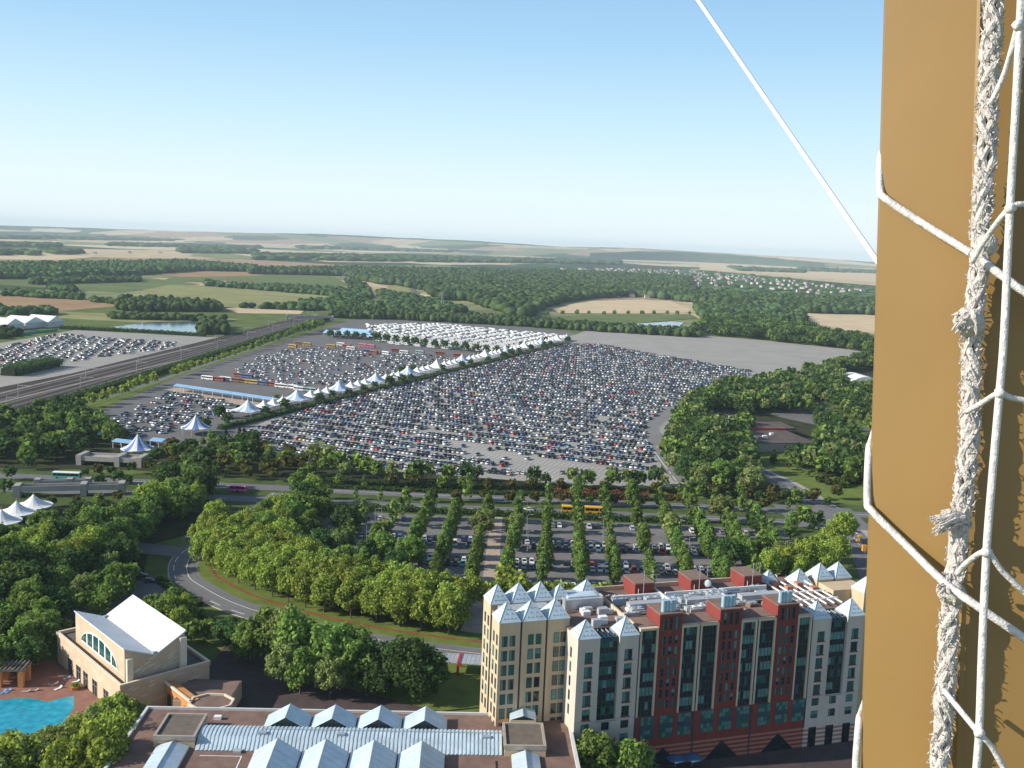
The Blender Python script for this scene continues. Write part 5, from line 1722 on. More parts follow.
# --- red brick centre
bk = MB()
bk.box(-55.6, -13.8, .05, 26, 5.0, 11.95, 0)
bk.box(-55.6, -13.8, .9, 26, 11.95, 30.6, 0)
for i in range(9):
    pass
brick = bk.obj('brick_wing', m_brick, hotel)
brick['label'] = 'red brick centre with three stair towers and cream framed glass bays'
sb = MB()
for i in range(10):
    sb.box(-55.6, -13.8, .06, 24, i * .5, i * .5 + .5, i % 2)
sb.obj('striped_base', [m_brick, m_brick2], brick)
for k, c in enumerate((-48.6, -34.35, -20.25)):
    # stair tower
    tb = MB()
    tb.box(c - 2.65, c + 2.65, -.15, 6.2, 12.0, 34.3, 0)
    tb.box(c - 2.75, c + 2.75, -.25, 6.3, 34.3, 34.55, 1)
    tw = tb.obj('stair_tower', [m_brick, m_gravel], brick)
    for r_ in range(7):
        for x in (-1.45, 0, 1.45):
            if r_ == 0:
                win(tw, c + x, -.15, 30.9, .85, 2.9, 0, nx=1, nz=2, wts=(8, 1, 0, 0), fr=m_teal)
            win(tw, c + x, -.15, 27.65 - r_ * 3.12 * .0 - r_ * 2.36 if False else 27.75 - r_ * 2.37, .85, 1.9, 0, nx=1, nz=2, wts=(6, 4, 2, 1))
    cy = MB()
    for i in range(4):
        cy.cyl(c - 1.35 + i * .85, 1.2 + (i % 2) * .15, 34.56, 37.0, .46, 12)
    cy.obj('vent_cylinders', mat('pale_blue_metal', (.40, .58, .66), .35, .06, .5, metal=.2), tw, smooth=False)
    # glass bays with cream frames on both sides
    for s, (fx0, fx1) in enumerate((((-55.5, -41.45, -27.4)[k], c - 2.7), (c + 2.7, (-41.75, -27.7, -13.9)[k]))):
        f = MB()
        fo = -.1
        f.box(fx0, fx0 + .42, fo, .9, 12.05, 31.6)
        f.box(fx1 - .42, fx1, fo, .9, 12.05, 31.6)
        f.box(fx0 + .42, fx1 - .42, fo, .9, 31.1, 31.6)
        f.box(fx0, fx1, .9, 6.4, 31.2, 31.6)
        f.obj('bay_frame', m_frame, brick)
        curtain(brick, fx0 + .43, fx1 - .43, .35, 12.0, 31.1, 4, 6, 'glass_bay', seed=5 + k * 2 + s)
        d_ = MB()
        d_.box(fx0 + .1, fx1 - .1, 1.0, 6.2, 31.61, 31.75)
        d_.obj('roof_deck', m_gravel, brick)
    for x in (c - 4.05, c + .4, c + 4.7):
        b = MB()
        w_, h_ = 3.1, 5.0
        b.box(x - w_ / 2, x + w_ / 2, -.03, .049, 6.85, 6.85 + h_, 1)
        for (r0, r1) in ((0, 2.0), (3.1, 5.0)):
            for i in range(4):
                for j in range(2):
                    z = 6.85 + r0 + (r1 - r0) * j / 2
                    b.quad((x - w_ / 2 + i * w_ / 4 + .06, -.04, z + .06), (x - w_ / 2 + (i + 1) * w_ / 4 - .06, -.04, z + .06), (x - w_ / 2 + (i + 1) * w_ / 4 - .06, -.04, z + (r1 - r0) / 2 - .06), (x - w_ / 2 + i * w_ / 4 + .06, -.04, z + (r1 - r0) / 2 - .06), 2 if rnd.random() < .45 else 3)
        b.obj('large_window', [m_teal, m_teal, m_gl2, mat('glass_green', (.07, .22, .18), .15, .25, .6, spec=.6)], brick)
    # triangular arches at ground level
    tr = MB()
    tr.add([(c - 4.4, .03, 0.05), (c + 4.4, .03, 0.05), (c, .03, 4.5), (c - 4.4, .05, 0.05), (c + 4.4, .05, 0.05), (c, .05, 4.5)], [(0, 1, 2), (3, 5, 4), (0, 2, 5, 3), (1, 4, 5, 2)])
    tr.obj('triangular_arch', m_gl1, brick)
    # boxes at the back of the roof
    bb = MB()
    bb.box(c + .6, c + 5.4, 19.5, 26, 30.6, 34.0, 0)
    bb.box(c + .5, c + 5.5, 19.4, 26.1, 34.0, 34.25, 1)
    hb = bb.obj('stair_head', [m_brick, m_gravel], brick)
    MB().box(c + 1.4, c + 1.44, 19.3, 19.49, 31, 33).obj('door', m_tentw, hb)
    an = MB()
    an.tube([(c + 2.5, 19.0, 30.6), (c + 2.5, 19.0, 37.5)], .07, 5)
    an.tube([(c + 6.2, 22.0, 30.6), (c + 6.2, 22.0, 36.5)], .07, 5)
    for z in (35.0, 36.0, 37.0):
        an.box(c + 1.9, c + 3.1, 18.97, 19.03, z, z + .06)
        an.box(c + 5.6, c + 6.8, 21.97, 22.03, z - 1, z - .94)
    an.obj('antenna', m_mast, brick)
pj = MB()
for x in (-41.6, -27.55):
    pj.box(x - .12, x + .12, -.12, .04, .1, 31.0)
pj.box(-55.72, -55.5, -.1, .04, .1, 31)
pj.box(-13.9, -13.66, -.12, .04, 5, 31)
pj.obj('downpipe', m_teal, brick)
rd = MB()
rd.box(-55.4, -14, 6.5, 26, 30.61, 30.75, 0)
rd.box(-55.6, -13.8, 25.7, 26.1, 30.6, 31.7, 1)
rd.box(-55.8, -55.4, 6, 26, 30.6, 31.6, 1)
rd.obj('roof_deck', [m_gravel, m_frame], brick)
wp = MB()
for x0, x1, y0, y1 in ((-54, -42.5, 17.9, 18.3), (-42.3, -41.9, 12, 26), (-41, -28.5, 17.9, 18.3), (-28.2, -27.8, 12, 26), (-27, -14.5, 17.9, 18.3)):
    wp.box(x0, x1, y0, y1, 30.75, 32.2)
wp.obj('roof_upstand', m_tentw, brick)
rg = random.Random(77)
for i in range(64):
    x, y = rg.uniform(-54.5, -15), rg.uniform(7.0, 19)
    if any(abs(x - c) < 3.4 and y < 7 for c in (-48.75, -34.85, -20.85)):
        continue
    w_, l_, h_ = rg.uniform(.35, 1.1), rg.uniform(.5, 2.0), rg.uniform(.5, 1.7)
    b = MB()
    b.box(x - l_, x + l_, y - w_, y + w_, 30.76, 30.76 + h_, 0)
    for q in range(2):
        b.cyl(x - l_ * .5 + q * l_, y, 30.76 + h_, 30.95 + h_, w_ * .55, 8, 1)
    b.obj('air_unit', [rg.choice((m_metal, m_tentw, m_metal, m_gravel, m_seam)), m_seam], brick)
for i in range(9):
    y = 8.5 + i * 1.1
    x0 = -54 + rg.uniform(0, 14)
    MB().tube([(x0, y, 30.95), (x0, y, 31.5), (x0 + rg.uniform(8, 24), y + .3, 31.5), (x0 + 25, y + 2, 31.0)], .15, 7).obj('duct', m_metal, brick)
for i in range(3):
    c = (-48.75, -34.85, -20.85)[i]
    MB().box(c - 4, c + 6, 11.5, 13.6, 31.4, 32.5).obj('duct', m_metal, brick)
dm = MB()
for k in range(5):
    pass
def dome(b, x, y, z, r, n=10, mi=0, flat=1.0):
    rings = []
    for k in range(5):
        a = math.pi / 2 * k / 4
        rings.append([(x + math.cos(2 * math.pi * j / n) * r * math.cos(a), y + math.sin(2 * math.pi * j / n) * r * math.cos(a), z + r * flat * math.sin(a)) for j in range(n)])
    for k in range(4):
        for j in range(n):
            b.quad(rings[k][j], rings[k][(j + 1) % n], rings[k + 1][(j + 1) % n], rings[k + 1][j], mi)
dm = MB()
dome(dm, 0, 0, 0, .9, 12, 0, .35)
dm.obj('satellite_dish', m_tentw, brick, (-29.6, 19.2, 33.2)).rotation_euler = (R(75), 0, R(-15))

# --- beige tower
bt = MB()
B0, B1 = -84.2, -68.7
bays = [(-84.2, -79.6), (-79.15, -73.95), (-73.5, -68.7)]
ze = 32.4
bays2 = [(-82.9, -78.6), (-78.1, -73.4), (-72.9, -68.5)]
for (x0, x1) in bays:
    bt.box(x0, x1, 7.0, 12.3, 0, ze)
for (x0, x1) in bays2:
    bt.box(x0, x1, 17.8, 23.3, 0, ze)
bt.box(B0 + 1.6, B1, 7.6, 22.7, 0, 31.0)
beige = bt.obj('beige_tower', m_beige, hotel)
beige['label'] = 'beige tower under six zinc pyramids'
for (x0, x1) in bays:
    pyr(beige, x0, x1, 7.0, 12.3, ze, 3.6)
for (x0, x1) in bays2:
    pyr(beige, x0, x1, 17.8, 23.3, ze, 3.6)
tops = [29.5 - 3.17 * i for i in range(7)]
for (xa, xb) in ((-82.93, -81.25), (-77.2, -75.5), (-71.5, -70.0)):
    for t_ in tops:
        for x in (xa, xb):
            win(beige, x, 7.0, t_ - 2.3, 1.22, 2.3, 0, nx=1, nz=2, wts=(3, 4, 4, 0.6))
for t_ in tops:
    for y in (8.3, 10.6, 19.2, 21.6):
        win(beige, B0 if y < 15 else -82.9, y, t_ - 2.3, 1.1, 2.3, R(-90), nx=1, nz=2, wts=(3, 4, 4, 1))
for x in (-79.375, -73.725):
    MB().box(x - .2, x + .2, 7.35, 7.59, 0.1, 32.2).obj('recess_strip', m_teal, beige)
cw = curtain(beige, 0, 5.3, 0, 2, 30.8, 4, 9, seed=2)
cw.location = (B0 + 1.5, 17.75, 0)
cw.rotation_euler = (0, 0, R(-90))
bd = MB()
bd.box(B0 + 1.7, B1 - .1, 12.4, 17.7, 31.01, 31.3, 0)
bd.box(B0 + 2.5, B1 - 2, 13.2, 16.6, 31.3, 32.6, 1)
bd.box(B0 + 1.6, B1, 12.35, 12.6, 31, 32.0, 1)
bd.obj('roof_deck', [m_gravel, m_metal], beige)
lt = MB()
for i in range(4):
    for j in range(4):
        x, y = -69.6 + i * .9, 13.5 + j * .9
        lt.tube([(x, 13.5, 31), (x, 16.2, 31 + 3.2 - .6 * abs(i - 1.5))], .05, 4)
lt.tube([(-68, 15, 31), (-68, 15, 38.2)], .07, 5)
lt.obj('roof_lattice', m_mast, beige)
# link block between tower and brick centre
lk = MB()
lk.box(-68.7, -55.7, 14.05, 27, 0, 30.5, 0)
lb_ = lk.obj('link_block', m_whitew, hotel)
pl = MB()
pl.box(-68.5, -56, 14.2, 26.8, 30.51, 30.7, 1)
pl.box(-66.5, -57.5, 15.5, 20.5, 30.7, 33.0, 0)
pl.box(-68, -61, 21, 24, 30.7, 32.2, 0)
pl.box(-65.5, -58.5, 16.5, 19.5, 33.0, 33.3, 2)
pl.obj('plant_room', [m_metal, m_gravel, m_zinc], lb_)
pyr(lb_, -60.5, -55.8, 21.5, 26.8, 31.0, 3.4)
pyr(lb_, -68.4, -64.6, 17.5, 21.5, 32.6, 2.8)
rg = random.Random(5)
for i in range(10):
    x, y = rg.uniform(-64, -56.5), rg.uniform(6, 14)
    MB().box(x - .9, x + .9, y - .6, y + .6, 30.61, 30.6 + rg.uniform(.8, 1.6)).obj('air_unit', rg.choice((m_metal, m_tentw)), lb_)

# --- right end: flat roof behind the right wing and beige end tower
eb = MB()
eb.box(-13.7, 0, 14.05, 27, 0, 30.4, 0)
end = eb.obj('rear_block', m_whitew, hotel)
ed = MB()
ed.box(-13.5, -.2, 14.2, 26.8, 30.41, 30.6, 0)
for i in range(6):
    ed.box(-12.5 + i * 2.1, -12.2 + i * 2.1, 6.0, 22, 31.2, 31.5, 1)
ed.box(-13, -1, 13.8, 14.2, 31.2, 31.55, 1)
ed.box(-13, -1, 8.8, 9.2, 31.2, 31.55, 1)
for (x, y) in ((-9, 17), (-5, 19), (-3, 15.5), (-11, 20)):
    ed.box(x - .8, x + .8, y - .8, y + .8, 30.6, 32.0, 2)
ed.obj('roof_pergola', [m_gravel, m_tentw, mat('terracotta', (.42, .20, .12), .8, .1)], end)
pyr(end, -12.4, -9.0, 21.5, 25, 31.2, 2.8)
pyr(end, -4.6, .1, 20.5, 25.3, 30.6, 3.3)
et = MB()
for (x0, x1, y0, y1) in ((1.0, 5.6, 20, 25), (6.2, 10.8, 20, 25), (6.4, 11.2, 9.0, 14.0)):
    et.box(x0, x1, y0, y1, 0, 31.8)
et.box(1.4, 10.9, 13.9, 20.1, 0, 31.2)
et2 = et.obj('beige_end_tower', m_beige, hotel)
for (x0, x1, y0, y1) in ((1.0, 5.6, 20, 25), (6.2, 10.8, 20, 25), (6.4, 11.2, 9.0, 14.0)):
    pyr(et2, x0, x1, y0, y1, 31.8, 3.4)

# ------------------------------------------------------------------ lobby building with saw-tooth skylights
LO = Vector((-74.078, 200.337, 0))
LRZ = R(2.7)
lobby = thing('lobby_building', 'low flat-roofed hotel lobby with a ribbed metal vault and rows of gabled skylights', 'building', LO, LRZ)
b = MB()
b.box(0, 89, -62, -.02, 0, 9.6)
lw = b.obj('wall', m_beige, lobby)
m_lroof = mat('lobby_gravel', (.20, .125, .10), .95, .28, .3, detail=10)
MB().box(.2, 88.8, -61.8, -.2, 9.61, 9.8).obj('roof_deck', m_lroof, lobby)
pr = MB()
for (x0, x1, y0, y1) in ((-.2, .35, -62, 0.2), (.35, 88.7, -.25, .2), (88.7, 89.4, -62, .2)):
    pr.box(x0, x1, y0, y1, 9.4, 10.3)
pr.obj('parapet', mat('parapet_metal', (.62, .62, .60), .5, .06, .3), lobby)
# ribbed vault
v = MB()
X0, X1 = 14.4, 74.5
for i in range(int((X1 - X0) / .8)):
    x = X0 + i * .8
    prof = [(-9.6, 10.6), (-10.4, 11.6), (-12.2, 11.9), (-14.6, 11.6), (-15.2, 10.9), (-17.2, 9.85)]
    for (xa, xb, dz) in ((x, x + .5, 0.0), (x + .5, x + .8, .12)):
        for (y0, z0), (y1, z1) in zip(prof, prof[1:]):
            v.quad((xa, y1, z1 + dz), (xb, y1, z1 + dz), (xb, y0, z0 + dz), (xa, y0, z0 + dz), 0)
        if dz:
            for (y0, z0), (y1, z1) in zip(prof, prof[1:]):
                v.quad((xa, y1, z1), (xa, y1, z1 + dz), (xa, y0, z0 + dz), (xa, y0, z0), 0)
                v.quad((xb, y0, z0), (xb, y0, z0 + dz), (xb, y1, z1 + dz), (xb, y1, z1), 0)
v.add([(X0, y, z) for y, z in ((-9.6, 9.8), (-9.6, 10.6), (-10.4, 11.6), (-12.2, 11.9), (-14.6, 11.6), (-15.2, 10.9), (-17.2, 9.85))], [tuple(range(7))], 0)
vo = v.obj('ribbed_vault', m_zinc, lobby)
for x in (26.0, 41.5, 70.5):
    MB().box(x, x + 1.6, -14.2, -13.2, 11.6, 12.15).obj('vent', m_seam, vo)
for x in (22, 40, 58):
    MB().box(x, x + 1.5, -18.2, -17.0, 9.8, 10.3).obj('vent', m_metal, vo)
MB().box(X0 + 12, X1, -12.35, -12.05, 11.95, 12.05).obj('ridge_cap', m_seam, vo)
def gable_sky(x0, x1, y0, y1, z0, h, ends=True):
    b = MB()
    b.gable(x0, x1, y0, y1, z0, h, 0, 2)
    cx = (x0 + x1) / 2
    b.tube([(cx, y0, z0 + h + .04), (cx, y1, z0 + h + .04)], .12, 5, 1)
    for k in range(1, 6):
        y = y0 + (y1 - y0) * k / 6
        b.tube([(x0, y, z0 + .03), (cx, y, z0 + h + .03)], .035, 4, 0)
        b.tube([(x1, y, z0 + .03), (cx, y, z0 + h + .03)], .035, 4, 0)
    b.box(x0, x1, y0, y1, 9.8, z0, 3)
    return b.obj('skylight', [m_zinc, m_seam, m_gl1, m_beige], lobby)
for k in range(4):
    c = 30.5 + 9.4 * k
    gable_sky(c - 4.55, c + 4.55, -9.55, -3.2, 10.5, 2.6)
    c = 30.7 + 9.3 * k
    gable_sky(c - 4.5, c + 4.5, -31, -18.3, 10.5, 2.8)
gable_sky(7.0, 13.2, -38, -16.6, 10.4, 1.0)
gable_sky(76.3, 81.7, -7.7, -1.0, 12.6, .9)
gable_sky(76.2, 81.7, -42, -17.8, 10.4, 1.0)
for (x0, x1, y0, y1) in ((6.1, 14.2, -16.3, -6.5), (74.7, 83.1, -17.6, -7.8)):
    q = MB()
    q.box(x0 + .4, x1 - .4, y0 + .4, y1 - .4, 9.8, 11.85, 1)
    q.box(x0 + .1, x1 - .1, y0 + .1, y1 - .1, 9.8, 11.4, 0)
    for (a, c, d_, e) in ((x0, x1, y0, y0 + .5), (x0, x1, y1 - .5, y1), (x0, x0 + .5, y0 + .5, y1 - .5), (x1 - .5, x1, y0 + .5, y1 - .5)):
        q.box(a, c, d_, e, 11.3, 12.2, 2)
    q.obj('roof_lantern', [m_beige, mat('lantern_top', (.15, .125, .10), .95, .2, .5), mat('lantern_kerb', (.36, .31, .26), .9, .1, .5)], lobby)
MB().box(14.9, 16.4, -4.6, -3.6, 9.8, 10.5).obj('roof_vent', m_tentw, lobby)
for x0, x1, y0, y1 in ((16, 26, -34, -19.3), (66.5, 73, -34, -19.3)):
    MB().box(x0, x1, y0, y1, 9.8, 10.05).obj('roof_patch', m_lroof, lobby)
wf = MB()
wf.tube([(16, -19.6, 9.95), (24, -19.6, 9.95), (24, -34, 9.95)], .16, 5)
wf.obj('gutter', m_tentw, lobby)

# ------------------------------------------------------------------ pool building
PO = Vector((-85.3, 214.2, 0))
e1 = Vector((-.69, .724, 0)).normalized()
PRZ = math.atan2(e1.y, e1.x) - math.pi / 2       # local y = e1 (length), local x = e2
m_tan = mat('tan_stone', (.58, .43, .30), .9, .12, .25, detail=8)
m_dash = mat('pale_dash', (.72, .62, .48), .9, .05)
m_deck = mat('terrace_deck', (.12, .115, .09), .9, .25, .4, detail=8)
pool_b = thing('pool_building', 'tan stone pool building with a white butterfly roof and a big arched window', 'building', PO, PRZ)
b = MB()
b.box(0, 21.5, 0, 39.5, -.1, 7.3)
bw = b.obj('wall', m_tan, pool_b)
MB().box(.4, 21.1, .4, 39.1, 7.31, 7.4).obj('terrace', m_deck, bw)
pp = MB()
for (x0, x1, y0, y1) in ((-.15, .4, -.15, 39.65), (21.1, 21.65, -.15, 39.65), (.4, 21.1, -.15, .4), (.4, 21.1, 39.1, 39.65)):
    pp.box(x0, x1, y0, y1, 7.2, 8.1)
pp.obj('parapet', m_tan, bw)
cp = MB()
for (x0, x1, y0, y1) in ((-.2, .45, -.2, 39.7), (21.05, 21.7, -.2, 39.7), (.45, 21.05, -.2, .45), (.45, 21.05, 39.05, 39.7)):
    cp.box(x0, x1, y0, y1, 8.1, 8.22)
cp.obj('coping', m_dash, bw)
for y in (8.3, 15.0, 20.7, 25.2, 30.6):
    b = MB()
    b.box(-.05, -.003, y - 1.3, y + 1.3, .1, 3.9, 1)
    b.box(-.09, -.051, y - .08, y + .08, .1, 3.9, 0)
    b.box(-.09, -.051, y - 1.3, y + 1.3, 2.6, 2.75, 0)
    for s in (-1, 1):
        b.box(-.1, -.002, y + s * 1.35 - .07, y + s * 1.35 + .07, .1, 4.0, 0)
    b.obj('tall_window', [mat('window_frame_grey', (.20, .22, .20), .7, .05), m_gl1], bw)
dashes = MB()
rg = random.Random(3)
for i in range(24):
    y, z = rg.uniform(1, 38), rg.uniform(4.3, 7)
    dashes.add([(-.012, y, z), (-.012, y + 1.3, z + .5), (-.012, y + 1.3, z + .85), (-.012, y, z + .35)], [(0, 3, 2, 1)])
for i in range(26):
    x, z = rg.uniform(1, 20), rg.uniform(1.5, 7)
    dashes.add([(x, -.012, z), (x + 1.5, -.012, z + .45), (x + 1.5, -.012, z + .78), (x, -.012, z + .33)], [(0, 1, 2, 3)])
dashes.obj('pale_inlay', m_dash, bw)
# upper hall, butterfly roof: eaves at both long sides, valley between
x0, xv, x1 = 2.0, 9.2, 16.4
y0, y1 = 2.4, 32.2
zl, zv, zr = 15.4, 12.3, 16.3
u = MB()
u.add([(x0, y0, 7.4), (x1, y0, 7.4), (x1, y0, zr - .2), (xv, y0, zv - .2), (x0, y0, zl - .2)], [(0, 1, 2, 3, 4)])
u.add([(x0, y1, 7.4), (x1, y1, 7.4), (x1, y1, zr - .2), (xv, y1, zv - .2), (x0, y1, zl - .2)], [(4, 3, 2, 1, 0)])
u.add([(x1, y0, 7.4), (x1, y1, 7.4), (x1, y1, zr - .2), (x1, y0, zr - .2)], [(0, 1, 2, 3)])
u.add([(x0, y0, 7.4), (x0, y1, 7.4), (x0, y1, zl - .2), (x0, y0, zl - .2)], [(3, 2, 1, 0)])
up_ = u.obj('upper_hall', m_tan, pool_b)
rf = MB()
o_ = .25
for (xa, za, xb, zb_) in ((x0 - o_, zl + .1, xv, zv), (xv, zv, x1 + o_, zr + .1)):
    rf.add([(xa, y0 - o_, za), (xb, y0 - o_, zb_), (xb, y1 + o_, zb_), (xa, y1 + o_, za), (xa, y0 - o_, za - .3), (xb, y0 - o_, zb_ - .3), (xb, y1 + o_, zb_ - .3), (xa, y1 + o_, za - .3)],
           [(0, 1, 2, 3), (0, 4, 5, 1), (2, 6, 7, 3), (3, 7, 4, 0), (1, 5, 6, 2)], 0)
for i in range(1, 12):
    y = y0 + (y1 - y0) * i / 12
    rf.tube([(x0, y, zl + .12), (xv, y, zv + .03), (x1, y, zr + .12)], .016, 4, 0)
rf.obj('butterfly_roof', mat('white_membrane', (.68, .70, .71), .5, .09, .12, detail=9), up_)
MB().box(xv - .5, xv + .5, y0 - .1, y0 + .7, zv, zv + .5).obj('roof_drain', m_seam, up_)
MB().box(xv - .5, xv + .5, y1 - 1.2, y1 - .4, zv, zv + .5).obj('roof_drain', m_seam, up_)
ar = MB()
n = 16
yc, rw_, rh_ = 17.2, 11.0, 4.0
zb0 = 9.2
pts = [(yc + rw_ * math.cos(math.pi * i / n), zb0 + rh_ * math.sin(math.pi * i / n)) for i in range(n + 1)]
ar.add([(x0 - .02, y, z) for y, z in pts], [tuple(range(n + 1))], 1)
for i in range(n):
    (ya, za), (yb, zb_) = pts[i], pts[i + 1]
    ar.tube([(x0 - .05, ya, za), (x0 - .05, yb, zb_)], .16, 5, 0)
for y in (-7.4, -3.7, 0, 3.7, 7.4):
    zt = zb0 + rh_ * math.sqrt(max(0, 1 - (y / rw_) ** 2))
    ar.box(x0 - .12, x0 - .021, yc + y - .28, yc + y + .28, zb0, zt, 0)
ar.box(x0 - .12, x0 - .021, yc - rw_, yc + rw_, zb0 - .3, zb0, 0)
for y in range(-9, 10):
    zt = zb0 + rh_ * math.sqrt(max(0, 1 - (y / rw_) ** 2))
    ar.box(x0 - .07, x0 - .022, yc + y - .05, yc + y + .05, zb0, zt, 2)
ar.obj('arched_window', [m_tentw, m_gl2, m_teal], up_)
d2 = MB()
for i in range(24):
    y, z = rg.uniform(3, 31), rg.uniform(8, 14.5)
    if abs(y - yc) < 11.6 and z < 13.4:
        continue
    d2.add([(x0 - .012, y, z), (x0 - .012, y + 1.3, z + .5), (x0 - .012, y + 1.3, z + .85), (x0 - .012, y, z + .35)], [(0, 3, 2, 1)])
for i in range(22):
    x, z = rg.uniform(2.4, 14.5), rg.uniform(8, 11.3)
    d2.add([(x, y0 - .012, z), (x + 1.6, y0 - .012, z + .5), (x + 1.6, y0 - .012, z + .84), (x, y0 - .012, z + .34)], [(0, 1, 2, 3)])
d2.obj('pale_inlay', m_dash, up_)
ch = MB()
ch.box(2.2, 3.6, y0 - 1.0, y0 - .02, 7.4, 13.0)
ch.obj('corner_pier', m_dash, up_)
ch = MB()
ch.box(14.9, 16.5, y0 - 1.0, y0 - .02, 7.4, 15.0)
ch.obj('corner_pier', m_dash, up_)

# annex: terrace wing with an orange arcade wall and an octagonal room
ax = thing('octagon_annex', 'low octagonal annex with tan rim beside the pool building', 'building', (-64.3, 212.6, 0), 0)
oc = [(math.cos(math.pi / 8 + math.pi / 4 * i) * 5.2, math.sin(math.pi / 8 + math.pi / 4 * i) * 4.2) for i in range(8)]
b = MB()
b.prism(oc, 0, 5.6, 0)
b.obj('wall', m_tan, ax)
MB().prism([(x * .96, y * .96) for x, y in oc], 5.61, 5.7).obj('roof', m_gravel, ax)
rm = MB()
for i in range(8):
    p, q = oc[i], oc[(i + 1) % 8]
    rm.add([(p[0], p[1], 5.6), (q[0], q[1], 5.6), (q[0] * .9, q[1] * .9, 5.6), (p[0] * .9, p[1] * .9, 5.6), (p[0], p[1], 6.1), (q[0], q[1], 6.1), (q[0] * .9, q[1] * .9, 6.1), (p[0] * .9, p[1] * .9, 6.1)],
           [(0, 1, 5, 4), (2, 3, 7, 6), (4, 5, 6, 7)])
rm.obj('parapet', m_dash, ax)
b = MB()
b.box(-9.5, 3, 2.5, 14, 0, 4.6, 0)
b.box(-9.3, 2.8, 2.7, 13.8, 4.61, 4.7, 1)
b.obj('side_wing', [m_tan, m_gravel], ax)
A, Bq = Vector((-79.5, 223.2, 0)), Vector((-69.0, 212.2, 0))
ar = thing('arcade_wall', 'orange arcade wall with round arches between pool building and octagon', 'wall', A, math.atan2((Bq - A).y, (Bq - A).x))
Lw = (Bq - A).length
MB().box(0, Lw, -.1, 2.2, 0, 5.9).obj('wall', mat('orange_render', (.55, .25, .09), .9, .1, .3), ar)
MB().box(-.1, Lw + .1, -.3, .2, 5.9, 6.3).obj('coping', m_dash, ar)
for k in range(3):
    x = 5 + k * 4
    arc = [(x - 1.1, -.12, .1), (x + 1.1, -.12, .1)] + [(x + 1.1 * math.cos(math.pi * i / 8), -.12, 3.0 + 1.1 * math.sin(math.pi * i / 8)) for i in range(9)]
    MB().add(arc, [tuple(range(len(arc)))]).obj('arch_opening', m_gl1, ar)

# pool, deck furniture
m_pool = mat('pool_water', (.018, .31, .43), .10, .30, .55, spec=.5, bump=.35)  # the mottled tone paints caustic light into the water colour
sheet('pool', [(-60, 705), (-20, 702), (2, 701), (16, 699.4), (26, 699), (38, 700.8), (48, 703), (56, 700.8), (66, 698), (74, 697), (74, 708), (64, 724), (48, 744), (20, 762), (-60, 775)], m_pool)
cpath = [G(*p) for p in [(-60, 705), (-20, 702), (2, 701), (16, 699.4), (26, 699), (38, 700.8), (48, 703), (56, 700.8), (66, 698), (74, 697), (74, 708), (64, 724), (48, 744), (20, 762)]]
kerb(cpath, -.45, .2, m_tentw, .12)
def lounger(px, py, a, c, lab):
    g = G(px, py)
    t_ = thing('sun_lounger', lab, 'sun lounger', (g.x, g.y, .04), a, 'loungers on the pool deck')
    m = mat('lounger_' + c, {'white': (.75, .74, .70), 'blue': (.15, .28, .50), 'grey': (.40, .36, .34)}[c], .7, .05)
    b = MB()
    b.box(-.9, .45, -.35, .35, .3, .38)
    b.add([(.45, -.35, .3), (1.05, -.35, .72), (1.05, .35, .72), (.45, .35, .3), (.45, -.35, .38), (1.0, -.35, .8), (1.0, .35, .8), (.45, .35, .38)], [(4, 5, 6, 7), (0, 1, 5, 4), (2, 3, 7, 6), (1, 2, 6, 5), (0, 3, 2, 1)])
    b.obj('bed', m, t_)
    l = MB().box(-.03, .03, -.03, .03, 0, .3).mesh('leg', m_post)
    for x in (-.8, .4):
        for s in (-.3, .3):
            link('leg', l, t_, (x, s, 0))
for q in [(58, 690, 1.0, 'white', 'white sun lounger nearest the pool building corner'), (66, 680, .6, 'blue', 'pale blue lounger up against the pool building wall'), (54, 686, .9, 'grey', 'grey lounger beside the nearest white one'),
          (34, 692, .4, 'grey', 'grey lounger at the pool edge in mid deck'), (26, 693, .3, 'grey', 'second grey lounger at the pool edge'), (3, 694, 1.4, 'blue', 'blue lounger under the pergola, left of the pair'), (8, 693, 1.4, 'blue', 'blue lounger under the pergola, right of the pair'), (76, 683, .8, 'white', 'white lounger in the strip by the tall windows')]:
    lounger(*q)
g = G(75, 690)
t_ = thing('planter', 'round terracotta planter at the pool corner', 'planter', (g.x, g.y, .03))
MB().tube([(0, 0, 0), (0, 0, .9), (0, 0, 1.0)], [.8, 1.2, 1.25], 12).obj('pot', mat('terracotta_pot', (.50, .22, .06), .8, .1), t_)
v_, q_ = leaf_quads(np.random.default_rng(1).normal(0, .5, (160, 3)) * (1, 1, .5) + (0, 0, 1.3), np.random.default_rng(2).normal(0, 1, (160, 3)), .2, np.random.default_rng(4))
link('shrub', np_mesh('shrub', v_, q_, PROTO['mid'][3]), t_)
g = G(4, 688)
t_ = thing('pergola', 'orange-columned pergola at the left edge of the pool deck', 'pergola', (g.x, g.y, 0), .1)
col = MB().box(-.6, .6, -.6, .6, 0, 4.2).mesh('column', mat('orange_render', (.55, .25, .09)))
for x in (-6, -1, 4):
    for y in (0, 4):
        link('column', col, t_, (x, y, 0))
pb = MB()
for y in (0, 4):
    pb.box(-7, 5, y - .25, y + .25, 4.2, 4.7)
for i in range(12):
    pb.box(-6.8 + i, -6.6 + i, -.8, 4.8, 4.7, 4.95)
pb.obj('beams', mat('grey_timber', (.22, .21, .19), .9, .15), t_)
